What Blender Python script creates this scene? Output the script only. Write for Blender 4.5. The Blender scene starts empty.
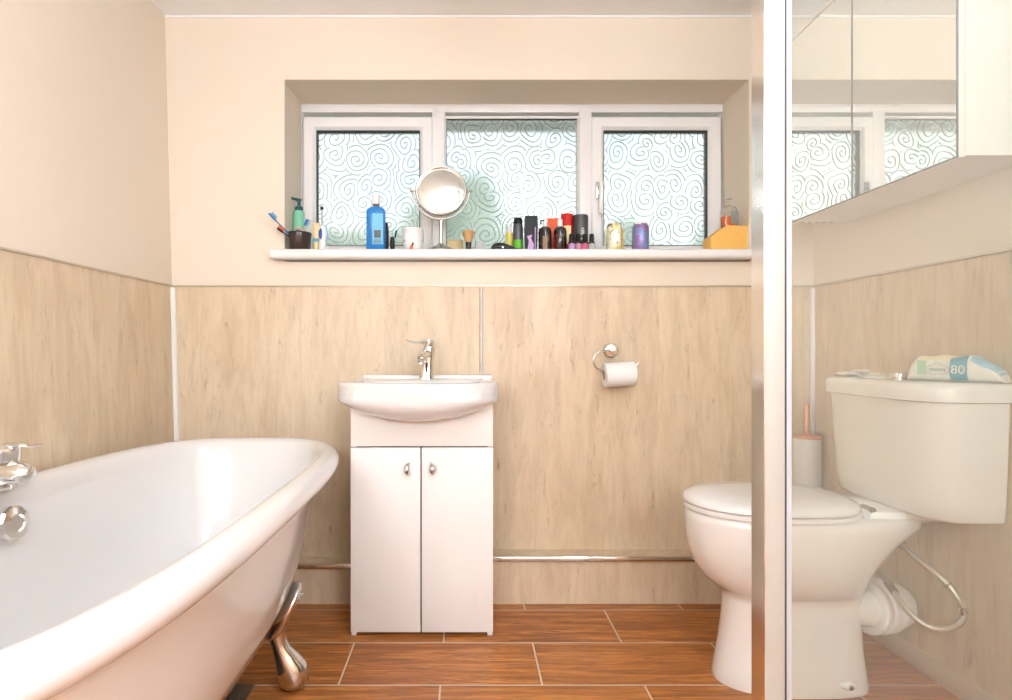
import bpy, bmesh, math, random
from mathutils import Vector, Matrix
random.seed(7)
S = bpy.context.scene
COL = S.collection
PI = math.pi
F, CX, CY, H = 612.6, 465.0, 351.0, 0.95      # focal length in pixels, principal point, eye height

def P(px, py, Y):
    "world point seen at pixel px,py when it stands Y metres into the room"
    return Vector(((px - CX) * Y / F, Y, H - (py - CY) * Y / F))

# ---------------------------------------------------------------- node helpers
def srgb(r, g, b):
    f = lambda c: (c / 255 / 12.92) if c / 255 <= 0.04045 else ((c / 255 + 0.055) / 1.055) ** 2.4
    return (f(r), f(g), f(b), 1.0)

MATS = {}
def mat(name, col, rough=0.5, metal=0.0, coat=0.0, noise=0.0, nscale=20.0, trans=0.0, ior=1.45, bump=0.0, stretch=None, spec=0.5, emit=None, es=0.0):
    m = bpy.data.materials.new(name); m.use_nodes = True
    nt = m.node_tree; b = nt.nodes['Principled BSDF']
    b.inputs['Base Color'].default_value = col
    b.inputs['Roughness'].default_value = rough
    b.inputs['Metallic'].default_value = metal
    b.inputs['Coat Weight'].default_value = coat
    b.inputs['Coat Roughness'].default_value = 0.05
    b.inputs['Transmission Weight'].default_value = trans
    b.inputs['IOR'].default_value = ior
    b.inputs['Specular IOR Level'].default_value = spec
    if emit:
        b.inputs['Emission Color'].default_value = emit; b.inputs['Emission Strength'].default_value = es
    # a little procedural variation on every surface
    tc = nt.nodes.new('ShaderNodeTexCoord'); mp = nt.nodes.new('ShaderNodeMapping')
    nz = nt.nodes.new('ShaderNodeTexNoise'); nz.inputs['Scale'].default_value = nscale; nz.inputs['Detail'].default_value = 4
    if stretch: mp.inputs['Scale'].default_value = stretch
    nt.links.new(tc.outputs['Object'], mp.inputs['Vector']); nt.links.new(mp.outputs['Vector'], nz.inputs['Vector'])
    mx = nt.nodes.new('ShaderNodeMix'); mx.data_type = 'RGBA'; mx.blend_type = 'MULTIPLY'
    mx.inputs['Factor'].default_value = noise if noise else 0.02
    mx.inputs['A'].default_value = col
    nt.links.new(nz.outputs['Color'], mx.inputs['B'])
    rgb = nt.nodes.new('ShaderNodeRGBToBW'); nt.links.new(nz.outputs['Color'], rgb.inputs['Color'])
    nt.links.new(rgb.outputs['Val'], mx.inputs['B'])
    nt.links.new(mx.outputs['Result'], b.inputs['Base Color'])
    if bump:
        bp = nt.nodes.new('ShaderNodeBump'); bp.inputs['Strength'].default_value = bump; bp.inputs['Distance'].default_value = 0.002
        nt.links.new(nz.outputs['Fac'], bp.inputs['Height']); nt.links.new(bp.outputs['Normal'], b.inputs['Normal'])
    MATS[name] = m
    return m

class NT:
    def __init__(s, name):
        s.m = bpy.data.materials.new(name); s.m.use_nodes = True; s.nt = s.m.node_tree
        s.b = s.nt.nodes['Principled BSDF']; s.out = s.nt.nodes['Material Output']; MATS[name] = s.m
    def n(s, t, **kw):
        nd = s.nt.nodes.new(t)
        for k, v in kw.items(): setattr(nd, k, v)
        return nd
    def l(s, a, b): s.nt.links.new(a, b)
    def math(s, op, a, b=None, c=None):
        nd = s.n('ShaderNodeMath', operation=op)
        for i, v in enumerate((a, b, c)):
            if v is None: continue
            if isinstance(v, (int, float)): nd.inputs[i].default_value = v
            else: s.l(v, nd.inputs[i])
        return nd.outputs[0]
    def mix(s, f, a, b, blend='MIX'):
        nd = s.n('ShaderNodeMix', data_type='RGBA', blend_type=blend)
        for k, v in (('Factor', f), ('A', a), ('B', b)):
            if isinstance(v, (int, float, tuple)): nd.inputs[k].default_value = v
            else: s.l(v, nd.inputs[k])
        return nd.outputs['Result']
    def ramp(s, f, stops):
        nd = s.n('ShaderNodeValToRGB'); e = nd.color_ramp.elements
        while len(e) < len(stops): e.new(0.5)
        for i, (p, c) in enumerate(stops): e[i].position = p; e[i].color = c
        s.l(f, nd.inputs['Fac']); return nd.outputs['Color']
    def noise(s, vec, scale=(1, 1, 1), sc=1.0, detail=4.0, rough=0.5, dist=0.0):
        mp = s.n('ShaderNodeMapping'); mp.inputs['Scale'].default_value = scale; s.l(vec, mp.inputs['Vector'])
        nz = s.n('ShaderNodeTexNoise'); nz.inputs['Scale'].default_value = sc; nz.inputs['Detail'].default_value = detail
        nz.inputs['Roughness'].default_value = rough; nz.inputs['Distortion'].default_value = dist
        s.l(mp.outputs['Vector'], nz.inputs['Vector']); return nz.outputs['Fac']

def pos(t):
    return t.n('ShaderNodeNewGeometry').outputs['Position']

# ---------------------------------------------------------------- materials
WALL = mat('cream_paint', (0.835, 0.725, 0.595, 1), 0.75, noise=0.04, nscale=3, bump=0.06)
CEIL = mat('white_ceiling_paint', (0.96, 0.955, 0.945, 1), 0.85, noise=0.04, nscale=40, bump=0.2)
UPVC = mat('white_upvc', (0.88, 0.86, 0.85, 1), 0.3, noise=0.02)
BASINW = mat('white_basin_ceramic', (0.76, 0.735, 0.715, 1), 0.14, coat=0.5, noise=0.015)
CERAMIC = mat('white_ceramic', (0.84, 0.815, 0.785, 1), 0.12, coat=0.6, noise=0.015)
BATHW = mat('white_bath_acrylic', (0.74, 0.715, 0.695, 1), 0.15, coat=0.35, noise=0.015)
CISTERN = mat('cream_white_ceramic', (0.84, 0.82, 0.77, 1), 0.14, coat=0.5, noise=0.015)
SEATW = mat('white_seat_plastic', (0.85, 0.83, 0.81, 1), 0.2, coat=0.3, noise=0.015)
CHROME = mat('chrome', (0.78, 0.77, 0.75, 1), 0.1, metal=1.0, noise=0.02)
NICKEL = mat('brushed_nickel', (0.56, 0.53, 0.49, 1), 0.25, metal=1.0, noise=0.05, nscale=60)
ALU = mat('polished_aluminium', (0.87, 0.85, 0.83, 1), 0.16, metal=1.0, noise=0.02)
SATIN = mat('satin_aluminium', (0.50, 0.49, 0.455, 1), 0.45, metal=0.1, noise=0.03, nscale=6)
SEAL = mat('grey_rubber_seal', (0.50, 0.51, 0.56, 1), 0.4, noise=0.05)
DARKSEAL = mat('dark_gasket', (0.06, 0.06, 0.065, 1), 0.5)
MIRROR = mat('mirror_glass', (0.90, 0.92, 0.88, 1), 0.015, metal=1.0, noise=0.01)
CABW = mat('white_vanity_board', (0.88, 0.85, 0.82, 1), 0.4, noise=0.03, nscale=5)
CABW2 = mat('white_wall_cabinet_board', (0.86, 0.84, 0.79, 1), 0.4, noise=0.03, nscale=5)
TRIMB = mat('beige_metal_trim', (0.66, 0.56, 0.44, 1), 0.35, metal=0.5, noise=0.05)
SKIRT = mat('cream_skirting', (0.66, 0.56, 0.43, 1), 0.5, noise=0.05)
PAPER = mat('white_tissue', (0.88, 0.87, 0.86, 1), 0.95, noise=0.05, nscale=80, bump=0.1)
CARD = mat('card_core', (0.55, 0.45, 0.34, 1), 0.9, noise=0.1)
COPPER = mat('copper', (0.80, 0.42, 0.26, 1), 0.3, metal=0.8, noise=0.05)
WHITEP = mat('white_plastic', (0.85, 0.84, 0.82, 1), 0.35)
BLACKP = mat('black_plastic', (0.014, 0.012, 0.012, 1), 0.45, spec=0.3)
BLACKT = mat('dark_brown_smoked_plastic', (0.035, 0.022, 0.018, 1), 0.15, coat=0.3)
LEATHER = mat('black_leather', (0.02, 0.02, 0.022, 1), 0.45, noise=0.3, nscale=90, bump=0.4)
MINT = mat('mint_plastic', srgb(136, 205, 172), 0.35)
DKGREEN = mat('dark_green_plastic', srgb(22, 82, 76), 0.3)
BLUEL = mat('blue_mouthwash', srgb(22, 128, 205), 0.12, coat=0.5, noise=0.08)
LBLUE = mat('pale_blue_label', srgb(122, 196, 226), 0.5)
BLUEP = mat('blue_plastic', srgb(30, 120, 190), 0.3)
NAVYP = mat('deep_blue_plastic', srgb(25, 75, 165), 0.3)
SKYP = mat('light_blue_plastic', srgb(120, 185, 215), 0.3)
TEALCLEAR = mat('clear_teal_plastic', srgb(165, 205, 195), 0.15, trans=0.5)
CLEARP = mat('clear_plastic', (0.95, 0.95, 0.93, 1), 0.05, trans=1.0, ior=1.1)
PINKP = mat('pale_pink_plastic', srgb(205, 170, 160), 0.35)
ORANGEP = mat('orange_plastic', srgb(230, 110, 60), 0.4)
YELLOWP = mat('yellow_liquid', srgb(225, 210, 110), 0.3)
REDP = mat('red_card', srgb(205, 40, 30), 0.4)
REDDK = mat('dark_red_print', srgb(120, 20, 20), 0.4)
CREAMP = mat('cream_label', srgb(240, 218, 165), 0.5)
ORANGEC = mat('orange_card', srgb(238, 100, 45), 0.5)
DKGREY = mat('dark_grey_metal', srgb(82, 80, 82), 0.35, metal=0.3)
GREYL = mat('silver_label_print', srgb(185, 185, 182), 0.5)
GREENP = mat('green_print', srgb(95, 175, 40), 0.4)
BROWNG = mat('dark_brown_glass', srgb(46, 26, 20), 0.1, coat=0.5)
TANL = mat('tan_label', srgb(140, 112, 85), 0.5)
PINKL = mat('pink_label', srgb(200, 140, 160), 0.5)
LILAC = mat('lilac_print', srgb(190, 150, 195), 0.45)
SPONGE = mat('orange_foam', srgb(255, 200, 110), 0.9, noise=0.12, nscale=120, bump=0.5)
AMBERL = mat('orange_liquid', srgb(215, 105, 45), 0.12, coat=0.3)
TANSOAP = mat('tan_soap', srgb(205, 180, 130), 0.5, noise=0.1)
BRISTLE = mat('badger_bristle', srgb(226, 178, 122), 0.9, noise=0.4, nscale=150, stretch=(1, 1, 0.1))
BRUSHH = mat('dark_horn', srgb(55, 30, 22), 0.25)
TEALP = mat('teal_print', srgb(88, 165, 185), 0.45)
PACKW = mat('white_film_pack', srgb(238, 238, 226), 0.3, noise=0.12, nscale=25, bump=0.3)
PACKY = mat('pale_yellow_film', srgb(242, 232, 190), 0.35, noise=0.06, nscale=30)
PACKB = mat('light_blue_film', srgb(165, 212, 226), 0.3, noise=0.08, nscale=30, bump=0.3)
PRINTG = mat('grey_green_print', srgb(150, 170, 160), 0.5)
PRINTGN = mat('pale_green_print', srgb(165, 200, 165), 0.5)
PACKETG = mat('grey_print', srgb(140, 140, 132), 0.5)
FOILW = mat('crumpled_white_film', srgb(232, 226, 216), 0.3, noise=0.1, nscale=60, bump=0.6)
DOORW = mat('white_door_paint', (0.85, 0.84, 0.82, 1), 0.4, noise=0.02)
PLATE = mat('dull_steel_plate', (0.22, 0.20, 0.17, 1), 0.4, metal=0.8, noise=0.1)
SOFFIT = mat('dark_soffit', (0.5, 0.5, 0.46, 1), 0.8, noise=0.1)
BRICKX = mat('outside_render', (0.5, 0.42, 0.36, 1), 0.9, noise=0.2)
FILLD = mat('fill_globe_glow', (1, 1, 1, 1), 0.6, emit=(0.73, 0.845, 1.0, 1), es=16.5)  # glow of the globes added for frontal fill light
FILLC = mat('overhead_fill_glow', (1, 1, 1, 1), 0.6, emit=(0.73, 0.845, 1.0, 1), es=9.0)  # glow of the added overhead fill globe
HEDGE = mat('hedge_leaf', srgb(165, 188, 160), 0.8, noise=0.6, nscale=8)
BRAID = mat('braided_steel', (0.62, 0.57, 0.48, 1), 0.35, metal=0.7, noise=0.45, nscale=260)

def panel_mat():
    t = NT('travertine_wall_panel'); p = pos(t)
    n1 = t.noise(p, (8, 8, 1.7), 1.6, 5, .62, .8)
    n2 = t.noise(p, (70, 70, 5), 1.6, 4, .6, .3)
    n3 = t.noise(p, (1.6, 1.6, 1.0), 1.7, 3)
    n4 = t.noise(p, (34, 34, 7.0), 1.5, 6, .72, 1.2)
    n5 = t.noise(p, (13, 13, 2.2), 1.5, 5, .7, 1.0)
    c = t.ramp(n1, [(.36, (.62, .475, .315, 1)), (.5, (.695, .55, .38, 1)), (.64, (.735, .595, .425, 1))])
    c = t.mix(t.ramp(n2, [(.45, (0, 0, 0, 1)), (.75, (.30, .30, .30, 1))]), c, (.56, .41, .26, 1))
    c = t.mix(t.math('MULTIPLY', n3, .25), c, (.78, .65, .48, 1))
    pit = t.ramp(n4, [(.58, (0, 0, 0, 1)), (.68, (1, 1, 1, 1))])
    pit2 = t.ramp(n5, [(.47, (0, 0, 0, 1)), (.62, (1, 1, 1, 1))])
    c = t.mix(t.math('MULTIPLY', pit2, .27), c, (.48, .35, .23, 1))
    c = t.mix(t.math('MULTIPLY', t.math('MULTIPLY', pit, t.math('MULTIPLY_ADD', pit2, .7, .35)), .8), c, (.33, .22, .135, 1))
    t.l(c, t.b.inputs['Base Color']); t.b.inputs['Roughness'].default_value = .42
    return t.m
PANEL = panel_mat()

def floor_mat():
    t = NT('wood_effect_floor_tile'); p = pos(t)
    mp = t.n('ShaderNodeMapping'); mp.inputs['Location'].default_value = (-0.51, -0.227, 0); t.l(p, mp.inputs['Vector'])
    br = t.n('ShaderNodeTexBrick', offset=0.5, offset_frequency=2)
    t.l(mp.outputs['Vector'], br.inputs['Vector'])
    for k, v in (('Scale', 1.0), ('Mortar Size', .0028), ('Mortar Smooth', .1), ('Bias', 0.0), ('Brick Width', .58), ('Row Height', .2525)):
        br.inputs[k].default_value = v
    br.inputs['Color1'].default_value = (0, 0, 0, 1); br.inputs['Color2'].default_value = (1, 1, 1, 1); br.inputs['Mortar'].default_value = (0, 0, 0, 1)
    tint = t.n('ShaderNodeRGBToBW'); t.l(br.outputs['Color'], tint.inputs['Color'])
    # shift the grain plank by plank
    off = t.n('ShaderNodeCombineXYZ'); t.l(t.math('MULTIPLY', tint.outputs[0], 7.3), off.inputs['X']); t.l(t.math('MULTIPLY', tint.outputs[0], 3.1), off.inputs['Y'])
    va = t.n('ShaderNodeVectorMath', operation='ADD'); t.l(p, va.inputs[0]); t.l(off.outputs[0], va.inputs[1])
    g1 = t.noise(va.outputs[0], (1.3, 20, 1), 1.8, 5, .6, .6)
    g2 = t.noise(va.outputs[0], (5, 120, 1), 1.6, 4, .65, .2)
    g3 = t.noise(va.outputs[0], (2.2, 5, 1), 1.5, 3)
    g4 = t.noise(va.outputs[0], (7, 75, 1), 1.4, 6, .72, .8)
    c = t.ramp(g1, [(.38, (.30, .085, .017, 1)), (.5, (.50, .165, .034, 1)), (.62, (.67, .26, .062, 1))])
    c = t.mix(t.ramp(g2, [(.45, (0, 0, 0, 1)), (.62, (.75, .75, .75, 1))]), c, (.22, .078, .022, 1))
    dark = t.ramp(g4, [(.52, (0, 0, 0, 1)), (.62, (1, 1, 1, 1))])
    c = t.mix(t.math('MULTIPLY', dark, t.math('MULTIPLY', g3, 1.3)), c, (.11, .045, .018, 1))
    c = t.mix(t.math('MULTIPLY', tint.outputs[0], .28), c, (.60, .235, .06, 1))
    c = t.mix(br.outputs['Fac'], c, (.62, .52, .40, 1))
    t.l(c, t.b.inputs['Base Color']); t.b.inputs['Roughness'].default_value = .38
    bp = t.n('ShaderNodeBump'); bp.inputs['Strength'].default_value = .5; bp.inputs['Distance'].default_value = .002
    t.l(t.math('SUBTRACT', t.math('MULTIPLY', g2, .25), br.outputs['Fac']), bp.inputs['Height']); t.l(bp.outputs['Normal'], t.b.inputs['Normal'])
    return t.m
FLOOR = floor_mat()

def pattern_glass():
    "privacy glass with pressed spirals"
    t = NT('spiral_privacy_glass'); p = pos(t)
    sp = t.n('ShaderNodeSeparateXYZ'); t.l(p, sp.inputs[0])
    cb = t.n('ShaderNodeCombineXYZ'); t.l(t.math('MULTIPLY', sp.outputs['X'], 10.8), cb.inputs['X']); t.l(t.math('MULTIPLY', sp.outputs['Z'], 9.6), cb.inputs['Y'])
    wob = t.n('ShaderNodeTexNoise'); wob.inputs['Scale'].default_value = 1.0; wob.inputs['Detail'].default_value = 0; t.l(cb.outputs[0], wob.inputs['Vector'])
    wv = t.n('ShaderNodeVectorMath', operation='MULTIPLY_ADD'); t.l(wob.outputs['Color'], wv.inputs[0])
    wv.inputs[1].default_value = (.42, .42, 0); t.l(cb.outputs[0], wv.inputs[2])
    vo = t.n('ShaderNodeTexVoronoi', voronoi_dimensions='2D', feature='F1'); vo.inputs['Scale'].default_value = 1.0; vo.inputs['Randomness'].default_value = .75
    t.l(wv.outputs[0], vo.inputs['Vector'])
    lv = t.n('ShaderNodeVectorMath', operation='SUBTRACT'); t.l(wv.outputs[0], lv.inputs[0]); t.l(vo.outputs['Position'], lv.inputs[1])
    ls = t.n('ShaderNodeSeparateXYZ'); t.l(lv.outputs[0], ls.inputs[0])
    ang = t.math('DIVIDE', t.math('ARCTAN2', ls.outputs['Y'], ls.outputs['X']), 2 * PI)
    bw = t.n('ShaderNodeSeparateColor'); t.l(vo.outputs['Color'], bw.inputs[0])
    sgn = t.math('SUBTRACT', t.math('MULTIPLY', t.math('GREATER_THAN', bw.outputs[0], .5), 2.0), 1.0)
    turn = t.math('ADD', t.math('MULTIPLY', vo.outputs['Distance'], 4.6), t.math('MULTIPLY', ang, sgn))
    s = t.math('FRACT', turn)
    d = t.math('ABSOLUTE', t.math('SUBTRACT', s, .5))
    line = t.math('SMOOTH_MIN', t.math('MAXIMUM', t.math('SUBTRACT', 1.0, t.math('MULTIPLY', d, 5.6)), 0.0), 1.0, .1)
    bp = t.n('ShaderNodeBump'); bp.inputs['Strength'].default_value = 1.0; bp.inputs['Distance'].default_value = .0028
    t.l(line, bp.inputs['Height'])
    rf = t.n('ShaderNodeBsdfRefraction'); rf.inputs['IOR'].default_value = 1.3; rf.inputs['Roughness'].default_value = .2; t.l(bp.outputs['Normal'], rf.inputs['Normal'])
    t.l(t.mix(t.math('POWER', line, 2.0), (.97, 1, .99, 1), (.72, .78, .76, 1)), rf.inputs['Color'])
    tr = t.n('ShaderNodeBsdfTranslucent'); tr.inputs['Color'].default_value = (.9, .94, .93, 1)
    gl = t.n('ShaderNodeBsdfGlossy'); gl.inputs['Roughness'].default_value = .12; t.l(bp.outputs['Normal'], gl.inputs['Normal'])
    m1 = t.n('ShaderNodeMixShader'); m1.inputs[0].default_value = .22; t.l(rf.outputs[0], m1.inputs[1]); t.l(tr.outputs[0], m1.inputs[2])
    m2 = t.n('ShaderNodeMixShader'); m2.inputs[0].default_value = .05; t.l(m1.outputs[0], m2.inputs[1]); t.l(gl.outputs[0], m2.inputs[2])
    t.l(m2.outputs[0], t.out.inputs['Surface'])
    return t.m
PGLASS = pattern_glass()

def screen_glass():
    t = NT('shower_screen_glass')
    tr = t.n('ShaderNodeBsdfTransparent'); tr.inputs['Color'].default_value = (.965, .975, .955, 1)
    gl = t.n('ShaderNodeBsdfGlossy'); gl.inputs['Roughness'].default_value = .02
    df = t.n('ShaderNodeBsdfDiffuse'); df.inputs['Color'].default_value = (.9, .9, .86, 1)
    fr = t.n('ShaderNodeFresnel'); fr.inputs['IOR'].default_value = 1.35
    a = t.n('ShaderNodeMixShader'); nz = t.noise(pos(t), (1, 1, 1), 3.0, 3)
    t.l(t.math('MULTIPLY_ADD', nz, .05, .04), a.inputs[0]); t.l(tr.outputs[0], a.inputs[1]); t.l(df.outputs[0], a.inputs[2])
    b = t.n('ShaderNodeMixShader'); t.l(fr.outputs[0], b.inputs[0]); t.l(a.outputs[0], b.inputs[1]); t.l(gl.outputs[0], b.inputs[2])
    t.l(b.outputs[0], t.out.inputs['Surface']); return t.m
SGLASS = screen_glass()

def can_mat(name, base, c1, c2, scale, lo=.45, hi=.55):
    t = NT(name); p = pos(t)
    n1 = t.noise(p, (1, 1, 1), scale, 3, .6, 1.5); n2 = t.noise(p, (1, 1, 1), scale * 1.7, 3, .6, 1.0)
    c = t.mix(t.ramp(n1, [(lo, (0, 0, 0, 1)), (hi, (1, 1, 1, 1))]), base, c1)
    c = t.mix(t.ramp(n2, [(.56, (0, 0, 0, 1)), (.64, (1, 1, 1, 1))]), c, c2)
    t.l(c, t.b.inputs['Base Color']); t.b.inputs['Roughness'].default_value = .3; t.b.inputs['Metallic'].default_value = .2
    return t.m
CANY = can_mat('yellow_white_can_print', srgb(238, 236, 215), srgb(228, 212, 110), srgb(110, 115, 80), 24, .5, .56)
CANP = can_mat('purple_blue_can_print', srgb(150, 105, 165), srgb(120, 150, 195), srgb(190, 70, 110), 38)

# ---------------------------------------------------------------- mesh helpers
def loft(bm, rings, cap0=True, cap1=True, closed=True):
    vr = [[bm.verts.new(p) for p in r] for r in rings]
    n = len(vr[0]); m = n if closed else n - 1
    for a, b in zip(vr, vr[1:]):
        for i in range(m):
            j = (i + 1) % n
            bm.faces.new((a[i], a[j], b[j], b[i]))
    if cap0: bm.faces.new(list(reversed(vr[0])))
    if cap1: bm.faces.new(vr[-1])
    return vr

def lathe(bm, prof, c=(0, 0, 0), axis=(0, 0, 1), seg=28, cap0=True, cap1=True, sx=1.0, sy=1.0):
    q = Vector((0, 0, 1)).rotation_difference(Vector(axis).normalized()).to_matrix()
    c = Vector(c); rings = []
    for r, h in prof:
        r = max(r, 1e-5)
        rings.append([c + q @ Vector((r * sx * math.cos(2 * PI * i / seg), r * sy * math.sin(2 * PI * i / seg), h)) for i in range(seg)])
    loft(bm, rings, cap0, cap1)

def smooth_path(pts, k=6):
    pts = [Vector(p) for p in pts]; out = []
    for i in range(len(pts) - 1):
        p0 = pts[max(i - 1, 0)]; p1 = pts[i]; p2 = pts[i + 1]; p3 = pts[min(i + 2, len(pts) - 1)]
        for j in range(k):
            t = j / k
            out.append(0.5 * ((2 * p1) + (p2 - p0) * t + (2 * p0 - 5 * p1 + 4 * p2 - p3) * t * t + (3 * p1 - p0 - 3 * p2 + p3) * t ** 3))
    out.append(pts[-1]); return out

def tube(bm, pts, r, seg=12, sq=1.0, caps=True):
    pts = [Vector(p) for p in pts]; n = len(pts)
    rr = r if isinstance(r, (list, tuple)) else [r] * n
    if len(rr) != n:
        rr = [rr[min(int(i / (n - 1) * (len(rr) - 1)), len(rr) - 2)] * (1 - (i / (n - 1) * (len(rr) - 1)) % 1 if i < n - 1 else 0) +
              rr[min(int(i / (n - 1) * (len(rr) - 1)) + 1, len(rr) - 1)] * ((i / (n - 1) * (len(rr) - 1)) % 1 if i < n - 1 else 1) for i in range(n)]
    tan = [(pts[min(i + 1, n - 1)] - pts[max(i - 1, 0)]).normalized() for i in range(n)]
    up = Vector((0, 0, 1)) if abs(tan[0].z) < .9 else Vector((0, 1, 0))
    nx = tan[0].cross(up).normalized(); rings = []
    for i in range(n):
        nx = (nx - tan[i] * nx.dot(tan[i])).normalized(); ny = tan[i].cross(nx)
        rings.append([pts[i] + rr[i] * (math.cos(2 * PI * k / seg) * nx + sq * math.sin(2 * PI * k / seg) * ny) for k in range(seg)])
    loft(bm, rings, caps, caps)

def box(bm, x0, x1, y0, y1, z0, z1, bev=0.0, seg=2, mtx=None):
    t = bmesh.new(); bmesh.ops.create_cube(t, size=1)
    for v in t.verts:
        v.co = Vector((x0 + (v.co.x + .5) * (x1 - x0), y0 + (v.co.y + .5) * (y1 - y0), z0 + (v.co.z + .5) * (z1 - z0)))
    if bev: bmesh.ops.bevel(t, geom=list(t.edges), offset=bev, segments=seg, profile=.5, affect='EDGES')
    merge(bm, t, mtx)

def merge(bm, t, mtx=None):
    if mtx is not None: bmesh.ops.transform(t, matrix=mtx, verts=t.verts)
    me = bpy.data.meshes.new('tmp'); t.to_mesh(me); t.free(); bm.from_mesh(me); bpy.data.meshes.remove(me)

def ellipsoid(bm, c, r, u=20, v=12, mtx=None):
    t = bmesh.new(); bmesh.ops.create_uvsphere(t, u_segments=u, v_segments=v, radius=1)
    for w in t.verts: w.co = Vector((w.co.x * r[0], w.co.y * r[1], w.co.z * r[2]))
    if mtx is not None: bmesh.ops.transform(t, matrix=mtx, verts=t.verts)
    for w in t.verts: w.co += Vector(c)
    merge(bm, t)

def sq(t, n):  # signed power for superellipses
    return math.copysign(abs(t) ** (2.0 / n), t)

def empty(name, loc, label=None, cat=None, group=None, kind=None):
    o = bpy.data.objects.new(name, None); COL.objects.link(o); o.location = loc; o.empty_display_size = .05
    tag(o, label, cat, group, kind); return o

def tag(o, label=None, cat=None, group=None, kind=None):
    for k, v in (('label', label), ('category', cat), ('group', group), ('kind', kind)):
        if v: o[k] = v
    return o

def origin_of(o):
    v = Vector((0, 0, 0))
    while o is not None: v += o.location; o = o.parent
    return v

def obj(name, bm, m, parent=None, loc=None, angle=35, label=None):
    "bm is in world coordinates; the object's origin is its parent's, or loc"
    og = origin_of(parent) if parent else (Vector(loc) if loc is not None else Vector((0, 0, 0)))
    bmesh.ops.recalc_face_normals(bm, faces=bm.faces)
    bmesh.ops.translate(bm, vec=-og, verts=bm.verts)
    me = bpy.data.meshes.new(name); bm.to_mesh(me); bm.free()
    for p in me.polygons: p.use_smooth = True
    me.set_sharp_from_angle(angle=math.radians(angle))
    me.materials.append(m)
    o = bpy.data.objects.new(name, me); COL.objects.link(o)
    if parent: o.parent = parent
    else: o.location = og
    if label: o['label'] = label
    return o

def B(): return bmesh.new()

def bx(name, m, parent, *a, bev=0.0, **kw):
    bm = B(); box(bm, *a, bev=bev); return obj(name, bm, m, parent, **kw)

def text_bm(s, size, mtx, ext=.0002, fit=None):
    cu = bpy.data.curves.new('txt', 'FONT'); cu.body = s; cu.size = size; cu.extrude = ext; cu.align_x = 'CENTER'; cu.align_y = 'CENTER'; cu.resolution_u = 4
    o = bpy.data.objects.new('txt', cu); COL.objects.link(o)
    dg = bpy.context.evaluated_depsgraph_get(); me = bpy.data.meshes.new_from_object(o.evaluated_get(dg))
    bm = B(); bm.from_mesh(me); bpy.data.objects.remove(o); bpy.data.curves.remove(cu); bpy.data.meshes.remove(me)
    bmesh.ops.transform(bm, matrix=mtx, verts=bm.verts); return bm

# ---------------------------------------------------------------- camera
cam = bpy.data.cameras.new('camera'); co = bpy.data.objects.new('camera', cam); COL.objects.link(co)
cam.sensor_width = 36; cam.lens = F * 36 / 1012; cam.shift_x = (506 - CX) / 1012; cam.shift_y = (CY - 350) / 1012
cam.clip_start = .02; co.location = (0, 0, H); co.rotation_euler = (PI / 2, 0, 0); S.camera = co

# ---------------------------------------------------------------- room shell
YB, XR, ZC, YF = 2.40, 1.366, 2.262, -1.4
ZD = 1.2035                                    # top of the wall panelling
LX = lambda z: -1.148 - (z - 1.2) * .026      # the left wall is slightly out of plumb
WX0, WX1, WZ0, WZ1 = -.707, 1.112, 1.30, 2.013  # window opening

def structure(name, bm, m, **kw):
    o = obj(name, bm, m, **kw); o['kind'] = 'structure'; return o

bm = B(); box(bm, -1.35, 1.55, YF - .1, YB + .3, -.12, 0); floor = structure('floor', bm, FLOOR)
bm = B(); box(bm, -1.35, 1.55, YF - .1, YB + .32, ZC, ZC + .1); ceiling = structure('ceiling', bm, CEIL)

bm = B()
box(bm, -1.35, WX0, YB, YB + .32, 0, ZC); box(bm, WX1, XR + .184, YB, YB + .32, 0, ZC)
box(bm, WX0, WX1, YB, YB + .32, WZ1, ZC); box(bm, WX0, WX1, YB, YB + .32, 0, WZ0)
wall_back = structure('wall_back', bm, WALL)
bx('wall_panel', PANEL, wall_back, -1.148, XR, YB - .008, YB, .0, ZD)

bm = B()
def slanted(bm, z0, z1, t0, t1):
    pts = lambda y: [(LX(z0) + t0, y, z0), (LX(z0) + t1, y, z0), (LX(z1) + t1, y, z1), (LX(z1) + t0, y, z1)]
    loft(bm, [pts(YF - .1), pts(YB - .0005)])
slanted(bm, 0, ZC, -.15, 0); wall_left = structure('wall_left', bm, WALL)
bm = B(); slanted(bm, 0, ZD, 0, .006); obj('wall_panel', bm, PANEL, wall_left)
bm = B(); box(bm, XR, XR + .18, YF - .1, YB, 0, ZC); wall_right = structure('wall_right', bm, WALL)
bx('wall_panel', PANEL, wall_right, XR - .006, XR, YF, YB - .01, 0, ZD)
bm = B(); box(bm, -1.3, -.51, YF - .1, YF, 0, ZC); box(bm, .29, XR, YF - .1, YF, 0, ZC); box(bm, -.51, .29, YF - .1, YF, 2.03, ZC)
wall_front = structure('wall_front', bm, WALL)
# door behind the camera
bm = B(); box(bm, -.50, .28, YF - .06, YF - .02, .005, 2.02, bev=.002); door = structure('door_1', bm, DOORW)
for z0, z1 in ((.2, .9), (1.1, 1.85)):
    for x0, x1 in ((-.40, -.16), (-.06, .18)):
        bx('door_panel', DOORW, door, x0, x1, YF - .021, YF - .012, z0, z1, bev=.006)
bm = B(); tube(bm, [(.22, YF - .02, 1.0), (.22, YF + .04, 1.0), (.12, YF + .045, 1.0)], .009); obj('door_handle', bm, CHROME, door)

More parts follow.
